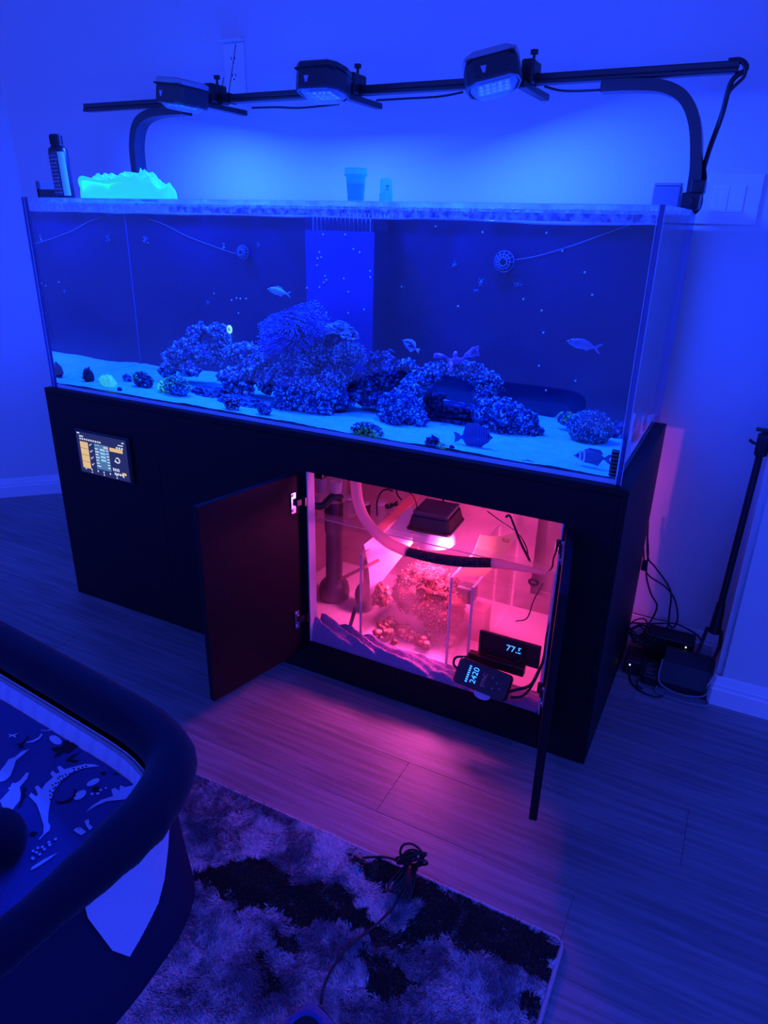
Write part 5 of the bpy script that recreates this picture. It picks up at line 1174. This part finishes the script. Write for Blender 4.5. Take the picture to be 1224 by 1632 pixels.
bm = NB(); M = Mk @ Matrix.Translation((.012, -.040, .004)); lathe(bm, [(.020, 0), (.020, .0012)], 22, M @ Matrix.Diagonal((1.15, .62, 1, 1))); mat('lilac_cloth', (.75, .55, .7), .8); link('cloth_scrap', bm, 'lilac_cloth', label='small pale scrap sticking out under the controller', cat='cloth')

# ------------------------------------------------------------------ rug with pile
rx0, rx1, ry0, ry1 = .35, 1.935, -1.55, -.512
rug = empty('rug', ((rx0 + rx1) / 2, (ry0 + ry1) / 2, 0), 'shaggy rug with black and pale violet blotches in front of the stand', 'rug')
mat('rug_base', (.35, .32, .40), .95); mat('rug_edge', (.45, .40, .45), .9)
link('rug_backing', box(NB(), rx0, rx1, ry0, ry1, .0005, .007), 'rug_base', rug)
bm = NB(); tube(bm, [(rx0, ry1, .007), (rx1 - .012, ry1, .007), (rx1, ry1 - .012, .007), (rx1, ry0, .007)], .0045, 8, k=1); link('rug_binding', bm, 'rug_edge', rug, smooth=True)
def px_poly(pts): return [(P(x, y, 'z', .018).x, P(x, y, 'z', .018).y) for x, y in pts]
BL = [px_poly(p) for p in (
    [(300, 1400), (325, 1378), (370, 1366), (435, 1368), (470, 1400), (520, 1402), (555, 1425), (590, 1462), (600, 1478), (570, 1480), (545, 1462), (520, 1470), (470, 1462), (440, 1448), (400, 1440), (378, 1455), (372, 1430), (340, 1412)],
    [(553, 1352), (575, 1360), (640, 1378), (700, 1412), (760, 1425), (840, 1458), (893, 1512), (880, 1572), (850, 1550), (800, 1525), (740, 1500), (700, 1488), (650, 1510), (590, 1500), (575, 1480), (640, 1472), (680, 1440), (640, 1420), (600, 1400), (575, 1385)],
    [(405, 1520), (425, 1518), (442, 1545), (447, 1580), (430, 1582), (412, 1550)],
    [(570, 1500), (600, 1515), (640, 1535), (645, 1560), (618, 1590), (600, 1590), (585, 1550)], [(640, 1540), (680, 1560), (660, 1575), (630, 1580)],
    [(730, 1475), (760, 1490), (770, 1520), (735, 1515), (712, 1490)], [(430, 1482), (470, 1480), (480, 1505), (440, 1512)], [(820, 1575), (865, 1590), (858, 1632), (825, 1605)])]
def inpoly(px, py, poly):
    ins = np.zeros(px.shape, bool); n = len(poly)
    for i in range(n):
        x1, y1 = poly[i]; x2, y2 = poly[(i + 1) % n]
        if y1 == y2: continue
        c = ((y1 > py) != (y2 > py)) & (px < (x2 - x1) * (py - y1) / (y2 - y1) + x1); ins ^= c
    return ins
rs = np.random.RandomState(4); NBL = 230000
vx0 = 0.95
bx_ = rs.uniform(vx0, rx1 - .004, NBL); by_ = rs.uniform(-1.06, ry1 - .003, NBL)
# value noise field for ragged edges and mottling
def vnoise(x, y, f, seed):
    g = np.random.RandomState(seed).rand(256, 256); xs, ys = x * f % 255, y * f % 255; xi, yi = xs.astype(int), ys.astype(int); fx, fy = xs - xi, ys - yi; fx = fx * fx * (3 - 2 * fx); fy = fy * fy * (3 - 2 * fy)
    return (g[xi, yi] * (1 - fx) + g[xi + 1, yi] * fx) * (1 - fy) + (g[xi, yi + 1] * (1 - fx) + g[xi + 1, yi + 1] * fx) * fy
wx = bx_ + (vnoise(bx_, by_, 60, 1) - .5) * .028 + (vnoise(bx_, by_, 170, 2) - .5) * .014; wy = by_ + (vnoise(bx_, by_, 60, 3) - .5) * .028 + (vnoise(bx_, by_, 170, 4) - .5) * .014
blk = np.zeros(NBL, bool)
for p in BL: blk |= inpoly(wx, wy, p)
tone = .55 * vnoise(bx_, by_, 14, 5) + .3 * vnoise(bx_, by_, 45, 6) + .25 * vnoise(bx_, by_, 130, 7)
cold = np.clip((tone - .38) * 3.2, 0, 1)[:, None]
colr = np.array([.24, .20, .30]) * (1 - cold) + np.array([1.0, .92, 1.0]) * cold
colr[blk] = (.006, .006, .008)
colr *= rs.uniform(.6, 1.0, (NBL, 1))
hgt = rs.uniform(.005, .010, NBL) * np.where(blk, .8, 1.0); az = rs.uniform(0, 2 * PI, NBL); lean = rs.uniform(.004, .012, NBL); wd = rs.uniform(.0014, .0026, NBL)
la = rs.uniform(0, 2 * PI, NBL) * .5 + vnoise(bx_, by_, 25, 9) * 6
V = np.zeros((NBL, 3, 3), np.float32)
V[:, 0] = np.stack([bx_ - wd * np.cos(az), by_ - wd * np.sin(az), np.full(NBL, .006)], 1); V[:, 1] = np.stack([bx_ + wd * np.cos(az), by_ + wd * np.sin(az), np.full(NBL, .006)], 1)
V[:, 2] = np.stack([bx_ + lean * np.cos(la), by_ + lean * np.sin(la), .006 + hgt], 1)
V -= np.array(ORG[rug.name], np.float32)
me = bpy.data.meshes.new('rug_pile'); me.vertices.add(NBL * 3); me.vertices.foreach_set('co', V.ravel()); me.loops.add(NBL * 3); me.loops.foreach_set('vertex_index', np.arange(NBL * 3, dtype=np.int32))
me.polygons.add(NBL); me.polygons.foreach_set('loop_start', np.arange(0, NBL * 3, 3, dtype=np.int32)); me.update(calc_edges=True)
ca = me.color_attributes.new('tuft_colour', 'FLOAT_COLOR', 'POINT'); cc_ = np.ones((NBL * 3, 4), np.float32); cc_[:, :3] = np.repeat(colr, 3, 0); ca.data.foreach_set('color', cc_.ravel())
m = mat('rug_pile', (.5, .5, .5), .95, sheen=.2); at_ = m.node_tree.nodes.new('ShaderNodeAttribute'); at_.attribute_name = 'tuft_colour'; m.node_tree.links.new(at_.outputs['Color'], m.node_tree.nodes['Principled BSDF'].inputs['Base Color'])
me.materials.append(m); o = bpy.data.objects.new('rug_pile', me); COL.objects.link(o); o.parent = rug; o['kind'] = 'stuff'
# coiled cord on the rug edge
cd = empty('coiled_cord', (1.60, -.50, .01), 'black cord tied in an upright coil on the edge of the rug', 'cord')
cb = Vector((1.607, -.515, .016))
rg = random.Random(31)
def loop(h, w, lean, az, r=.0026, sgn=1):
    pts = []
    for i in range(9):
        t = i / 8; a = -PI / 2 + 2 * PI * t * .92 + .12; pts.append(cb + Vector((w * math.cos(a) * math.cos(az) + lean * math.sin(a) * .5, w * math.cos(a) * math.sin(az), .012 + h * (math.sin(a) + 1) / 2)))
    bm = NB(); tube(bm, pts, r, 7, k=5); link('cord_loop', bm, 'cable_black', cd, smooth=True)
loop(.062, .024, -.012, .35); loop(.050, .018, .012, .2); loop(.040, .024, .0, .5); loop(.034, .016, .012, -.2); loop(.045, .028, .03, .7); loop(.03, .03, .035, .2); loop(.052, .012, .03, 1.0)
for k in range(6):
    bm = NB(); dx = -.018 + k * .008; tube(bm, [cb + Vector((dx * .4, 0, .014)), cb + Vector((dx, -.03, .012 + .004 * (k % 2))), cb + Vector((dx * 1.3, -.062, .008)), cb + Vector((dx + .006, -.072, .010)), cb + Vector((dx * .6 + .008, -.045, .014)), cb + Vector((.0, -.005, .018))], .0025, 7, k=5); link('cord_loop', bm, 'cable_black', cd, smooth=True)
bm = NB(); tube(bm, [P(560, 1372, 'z', .020), P(582, 1367, 'z', .024), P(612, 1366, 'z', .03), P(635, 1372, 'z', .03), cb + Vector((0, 0, .01))], .0028, 7); link('cord_tail', bm, 'cable_black', cd, smooth=True)
bm = NB(); tube(bm, [cb + Vector((-.004, -.02, .008)), P(630, 1440, 'z', .02), P(598, 1475, 'z', .02), P(560, 1505, 'z', .02), P(535, 1535, 'z', .02), P(517, 1570, 'z', .02), P(512, 1600, 'z', .02)], .0026, 7); link('cord_tail', bm, 'cable_black', cd, smooth=True)
bm = NB(); box(bm, cb.x - .016, cb.x + .014, cb.y - .012, cb.y + .008, .018, .026, .003); link('cord_tie', bm, 'black_matte', cd)
c = P(572, 1369, 'z', .022); bm = NB(); ico(bm, c, .006, 2, (2.6, 1, .8)); link('cord_plug', bm, 'black_plastic', cd, smooth=True)

# ------------------------------------------------------------------ bassinet in the foreground
mat('navy_fabric', (0.016, 0.018, 0.055), .95, bump=.3, bscale=400, spec=.1); mat('rim_fabric', (0.006, 0.008, 0.025), .95, bump=.2, bscale=500, spec=.05, sheen=.12)
mat('print_navy', (0.05, 0.06, 0.24), .9, bump=.3, bscale=500); mat('print_pale2', (.60, .66, .9), .9); mat('print_dark', (.008, .008, .014), .9); mat('print_rust', (.16, .03, .02), .9)
def mesh_mat(name, c1, c2, sc):
    m = mat(name, c1, .8); nt = m.node_tree; b = nt.nodes['Principled BSDF']; tc = nt.nodes.new('ShaderNodeTexCoord'); k = nt.nodes.new('ShaderNodeTexVoronoi'); k.inputs['Scale'].default_value = sc; k.inputs['Randomness'].default_value = 0.0
    r = nt.nodes.new('ShaderNodeValToRGB'); r.color_ramp.elements[0].position = .18; r.color_ramp.elements[1].position = .30; r.color_ramp.elements[0].color = (*c2, 1); r.color_ramp.elements[1].color = (*c1, 1)
    nt.links.new(tc.outputs['Object'], k.inputs['Vector']); nt.links.new(k.outputs['Distance'], r.inputs['Fac']); nt.links.new(r.outputs['Color'], b.inputs['Base Color'])
mesh_mat('mesh_white', (.80, .76, .95), (.25, .25, .5), 260)
ba = empty('bassinet', (1.1, -1.2, 0), 'baby bassinet with a padded navy rim and printed lining at the lower left', 'bassinet')
BX0, BX1, BY0, BY1, RZM = .50, 1.515, -1.51, -.86, .60
RIMP = [(.60, -.862), (.80, -.880), (.968, -.895), (1.10, -.908), (1.227, -.921), (1.33, -.933), (1.385, -.946), (1.43, -.968), (1.458, -1.008), (1.472, -1.06), (1.475, -1.12), (1.473, -1.19), (1.466, -1.27), (1.45, -1.37), (1.425, -1.44), (1.39, -1.485), (1.30, -1.50), (1.1, -1.505), (.9, -1.505), (.70, -1.505), (.60, -1.49), (.53, -1.44), (.50, -1.34), (.50, -1.18), (.50, -1.02), (.52, -.91), (.555, -.872)]
def resample(pts, n):
    q = smooth_path([Vector((*p, 0)) for p in pts], 8, True); q.append(q[0]); L = [0]
    for i in range(1, len(q)): L.append(L[-1] + (q[i] - q[i - 1]).length)
    out = []; j = 0
    for k in range(n):
        t = L[-1] * k / n
        while L[j + 1] < t: j += 1
        out.append(q[j].lerp(q[j + 1], (t - L[j]) / (L[j + 1] - L[j])))
    return out
RIMC = resample(RIMP, 150)
def rim_pts(z, ins=0.0):
    out = []
    for i, p in enumerate(RIMC):
        t = (RIMC[(i + 3) % 150] - RIMC[i - 3]).normalized(); out.append(Vector((p.x + t.y * ins, p.y - t.x * ins, z)))
    return out
bm = NB(); tube(bm, rim_pts(RZM), lambda t: .034 - .0085 * max(0, min(1, (t - .335) / .05)), 18, closed=True, k=1)
for v in bm.verts:
    q = nz(v.co.x * 26, v.co.y * 26, v.co.z * 8); corner = max(0, min(1, (v.co.x - 1.40) / .08)); v.co += Vector((v.co.x - 1.3, v.co.y + 1.2, 0)).normalized() * q * .003 * (0.3 + corner) + Vector((0, 0, .0025 * corner * math.sin(v.co.y * 150 + 3 * q)))
link('padded_rim', bm, 'rim_fabric', ba, smooth=True)
def wallring(z, ins, k=2): return rim_pts(z, ins)
bm = NB(); loft(bm, [wallring(.575, .004), wallring(.47, -.002), wallring(.36, -.012), wallring(.28, .03), wallring(.24, .08), wallring(.235, .12)], caps=False); link('outer_shell', bm, 'navy_fabric', ba, smooth=True, recalc=True)
bm = NB(); loft(bm, [wallring(.574, .032), wallring(.54, .034), wallring(.46, .036)], caps=False); link('mesh_lining', bm, 'mesh_white', ba, smooth=True)
bm = NB(); tube(bm, rim_pts(.570, .036), .0035, 6, closed=True, k=1); mat('scallop', (.35, .33, .38), .9); link('lace_edge', bm, 'scallop', ba, smooth=True)
# lining pad, gently domed
def padz(x, y): return .515 + .022 * math.exp(-(((x - 1.22) / .25) ** 2 + ((y + 1.13) / .18) ** 2)) + .003 * nz(x * 9, y * 9)
bm = grid_bm(BX0 + .04, BX1 - .035, BY0 + .04, BY1 - .03, 60, 50, padz)
geo = wallring(0, .037); poly = [(p.x, p.y) for p in geo]
dl = [v for v in bm.verts if not inpoly(np.array([v.co.x]), np.array([v.co.y]), poly)[0]]
bmesh.ops.delete(bm, geom=dl, context='VERTS')
for v in bm.verts:
    if v.is_boundary:
        j = min(geo, key=lambda p: (p.x - v.co.x) ** 2 + (p.y - v.co.y) ** 2); v.co.x, v.co.y = j.x, j.y
link('printed_pad', bm, 'print_navy', ba, smooth=True)
def decal(bm, pts):
    q = []
    for x, y in pts:
        z = .53
        for _ in range(6): p = P(x, y, 'z', z); z = padz(p.x, p.y)
        q.append(Vector((p.x, p.y, z + .0016)))
    vs = [bm.verts.new(p) for p in q]; es = [bm.edges.new((vs[i], vs[(i + 1) % len(vs)])) for i in range(len(vs))]; r = bmesh.ops.triangle_fill(bm, edges=es, use_beauty=True)
    bmesh.ops.subdivide_edges(bm, edges=[e for e in bm.edges if e.calc_length() > .02 and all(v in vs for v in e.verts)], cuts=2) if False else None
def g4(x, y): return (x * 260 / 1224, 1120 + y * 300 / 1412)
def dset(nm, m, polys):
    bm = NB()
    for p in polys: decal(bm, [g4(*q) for q in p])
    link(nm, bm, m, ba, recalc=False, kind='stuff')
def ell(cx, cy_, rx, ry, n=10, rot=0): return [(cx + rx * math.cos(2 * PI * i / n) * math.cos(rot) - ry * math.sin(2 * PI * i / n) * math.sin(rot), cy_ + rx * math.cos(2 * PI * i / n) * math.sin(rot) + ry * math.sin(2 * PI * i / n) * math.cos(rot)) for i in range(n)]
dset('pale_print', 'print_pale2', [
    [(290, 1030), (325, 990), (330, 930), (300, 830), (275, 765), (218, 705), (235, 680), (275, 710), (285, 690), (262, 640), (285, 625), (315, 655), (345, 610), (400, 565), (378, 540), (395, 515), (425, 540), (450, 525), (428, 490), (450, 478), (485, 505), (560, 485), (640, 465), (700, 466), (752, 482), (690, 488), (620, 498), (540, 530), (470, 585), (415, 650), (380, 740), (365, 830), (362, 900), (380, 930), (372, 965), (330, 1000), (300, 1035)],
    [(0, 740), (30, 710), (75, 660), (60, 650), (80, 635), (95, 605), (115, 610), (150, 590), (200, 530), (220, 530), (205, 575), (150, 640), (158, 690), (150, 740), (110, 790), (85, 828), (60, 800), (20, 790)],
    [(0, 520), (40, 470), (65, 430), (110, 415), (165, 370), (222, 352), (170, 400), (120, 440), (105, 490), (80, 555), (40, 590), (0, 600)],
    [(645, 828), (690, 780), (760, 735), (850, 705), (835, 655), (865, 645), (895, 665), (905, 625), (940, 640), (1000, 625), (1005, 600), (1050, 610), (1080, 650), (1040, 690), (985, 725), (900, 735), (800, 745), (720, 780)],
    ell(700, 602, 55, 22, 10, -.45), ell(602, 698, 55, 28, 10, -.6), ell(692, 690, 14, 9), ell(735, 687, 14, 9), ell(757, 660, 12, 9), ell(795, 645, 10, 8), ell(418, 285, 52, 30, 10, .5),
    [(120, 1045), (130, 960), (160, 905), (195, 905), (195, 945), (150, 1000)], [(232, 1265), (240, 1240), (330, 1180), (435, 1130), (380, 1175), (290, 1235)],
    [(552, 960), (580, 940), (600, 960), (590, 935), (610, 945), (650, 975), (615, 1000), (580, 985)], [(635, 895), (665, 878), (672, 900), (668, 915), (700, 940), (672, 962), (650, 930)],
    [(190, 300), (240, 290), (290, 265), (310, 235), (322, 245), (300, 275), (250, 302), (200, 305)], [(305, 210), (360, 212), (410, 190), (420, 196), (370, 217), (310, 215)], [(55, 240), (95, 245), (145, 232), (115, 250), (125, 270), (90, 255), (65, 275), (75, 250)]]
    + [ell(x, y, 14, 10, 6, -.5) for x, y in ((250, 1118), (285, 1095), (320, 1088), (368, 1052), (418, 1028), (275, 1128), (335, 1105), (375, 1072), (250, 1175), (300, 1142), (245, 1170))])
dset('dark_print', 'print_dark', [
    [(380, 355), (400, 340), (470, 335), (480, 290), (510, 285), (530, 310), (600, 272), (605, 300), (550, 330), (630, 310), (560, 345), (520, 385), (480, 375), (430, 410), (400, 415), (430, 375)], [(490, 440), (540, 400), (605, 375), (560, 410), (530, 430), (600, 440), (560, 455)],
    [(420, 745), (480, 745), (540, 715), (560, 680), (550, 645), (575, 665), (570, 705), (520, 755), (440, 765)], [(100, 315), (150, 312), (190, 285), (205, 250), (215, 265), (195, 300), (165, 322), (130, 320)], ell(722, 655, 32, 22, 8), ell(160, 335, 22, 14, 8), [(215, 990), (250, 970), (290, 985), (250, 1003)],
    [(130, 800), (160, 740), (175, 640), (205, 650), (180, 680), (200, 700), (180, 730), (160, 780)], ell(775, 535, 22, 12, 8), ell(870, 540, 22, 10, 8), [(800, 385), (850, 405), (905, 415), (860, 418), (815, 405)]]
    + [ell(x, y, 10, 8, 4, .5) for x, y in ((375, 668), (395, 625), (420, 610), (437, 575), (458, 592), (450, 560), (478, 577), (470, 556), (495, 545), (500, 567), (525, 540), (555, 500), (560, 520), (402, 650), (378, 700), (395, 680), (380, 732), (590, 500), (620, 490), (648, 482), (415, 640), (440, 605))])
dset('rust_print', 'print_rust', [ell(700, 318, 24, 12, 8, .2), ell(775, 340, 24, 11, 8), ell(683, 362, 18, 11, 8), ell(495, 335, 22, 16, 8)])
# white mesh window on the end, set on the shell
bm = NB(); cols = []
def lerp1(x, xs, ys): return float(np.interp(x, xs, ys))
for i, p in enumerate(RIMC):
    if p.x > 1.40 and -1.165 < p.y < -1.005:
        zb = lerp1(-p.y, [1.005, 1.03, 1.055, 1.10, 1.134, 1.165], [.56, .51, .463, .440, .426, .548]); col = []
        for k in range(9):
            z = .572 + (zb - .572) * k / 8; ins = lerp1(z, [.36, .47, .575], [-.012, -.002, .004]) - .004
            t = (RIMC[(i + 3) % 150] - RIMC[i - 3]).normalized(); col.append(bm.verts.new((p.x + t.y * ins, p.y - t.x * ins, z)))
        cols.append(col)
for c0, c1 in zip(cols, cols[1:]):
    for k in range(8): bm.faces.new((c0[k], c0[k + 1], c1[k + 1], c1[k]))
stripe_mat('mesh_ribbed', (.95, .9, 1), (.35, .33, .6), 95, 'Z', .3, .7, .6); link('mesh_window', bm, 'mesh_ribbed', ba)
for x, y in ((.70, -1.05), (.70, -1.45), (1.36, -1.13), (1.36, -1.45)):
    bm = NB(); tube(bm, [(x, y, .25), (x, y, .12), (x, y, .0005)], .014, 10, k=1); link('leg', bm, 'black_plastic', ba, smooth=True)
# dark rounded bolster at the left edge, resting on the pad
c = P(-12, 1345, 'z', .56); bm = NB(); lump(bm, (c.x, c.y, .563), .040, 4, .05, 8, 3, (1.0, 1.0, 1.0)); link('round_bolster', bm, 'rim_fabric', smooth=True, label='dark rounded pad resting on the printed lining at the left edge', cat='pad')
# slipper toe at the bottom edge
sl = empty('slipper', (1.60, -.95, .02), 'blue fabric slipper with a dark opening on the near end of the rug', 'slipper')
mat('slipper_blue', (0.05, 0.07, 0.30), .9, bump=.4, bscale=300, sheen=.3)
t0 = P(495, 1586, 'z', .055); ang = math.atan2(-CF[1], -CF[0])
Msl = Matrix.Translation((t0.x, t0.y, .02)) @ Matrix.Rotation(ang, 4, 'Z')
rings = []
for i in range(14):
    t = i / 13; x = .24 * t; w = .060 * (math.sin(min(1, t * 2.6 + .12) * PI / 2)) * (1 - .12 * t); h = .062 * (math.sin(min(1, t * 2.2 + .15) * PI / 2))
    rings.append([Msl @ Vector((x, w * math.cos(a), max(0, h * (.42 + .58 * math.sin(a)) if math.sin(a) > -.7 else 0))) for a in [2 * PI * j / 20 for j in range(20)]])
bm = NB(); loft(bm, rings); link('slipper_upper', bm, 'slipper_blue', sl, smooth=True)
bm = NB(); ro = [(.135 + .088 * math.cos(a), .042 * math.sin(a)) for a in [2 * PI * j / 24 for j in range(24)]]
loft(bm, [[Msl @ Vector((x, y, z)) for x, y in ro] for z in (.058, .0655)]); link('slipper_opening', bm, 'black_matte', sl)
bm = NB(); tube(bm, [Msl @ Vector((x * 1.0, y * 1.1, .064)) for x, y in ro], .006, 8, closed=True, k=1); link('slipper_collar', bm, 'slipper_blue', sl, smooth=True)
bm = NB(); so = [(.125 + .13 * math.cos(a), .062 * math.sin(a)) for a in [2 * PI * j / 24 for j in range(24)]]; loft(bm, [[Msl @ Vector((x, y, z)) for x, y in so] for z in (-.001, .006)]); link('sole', bm, 'black_plastic', sl)
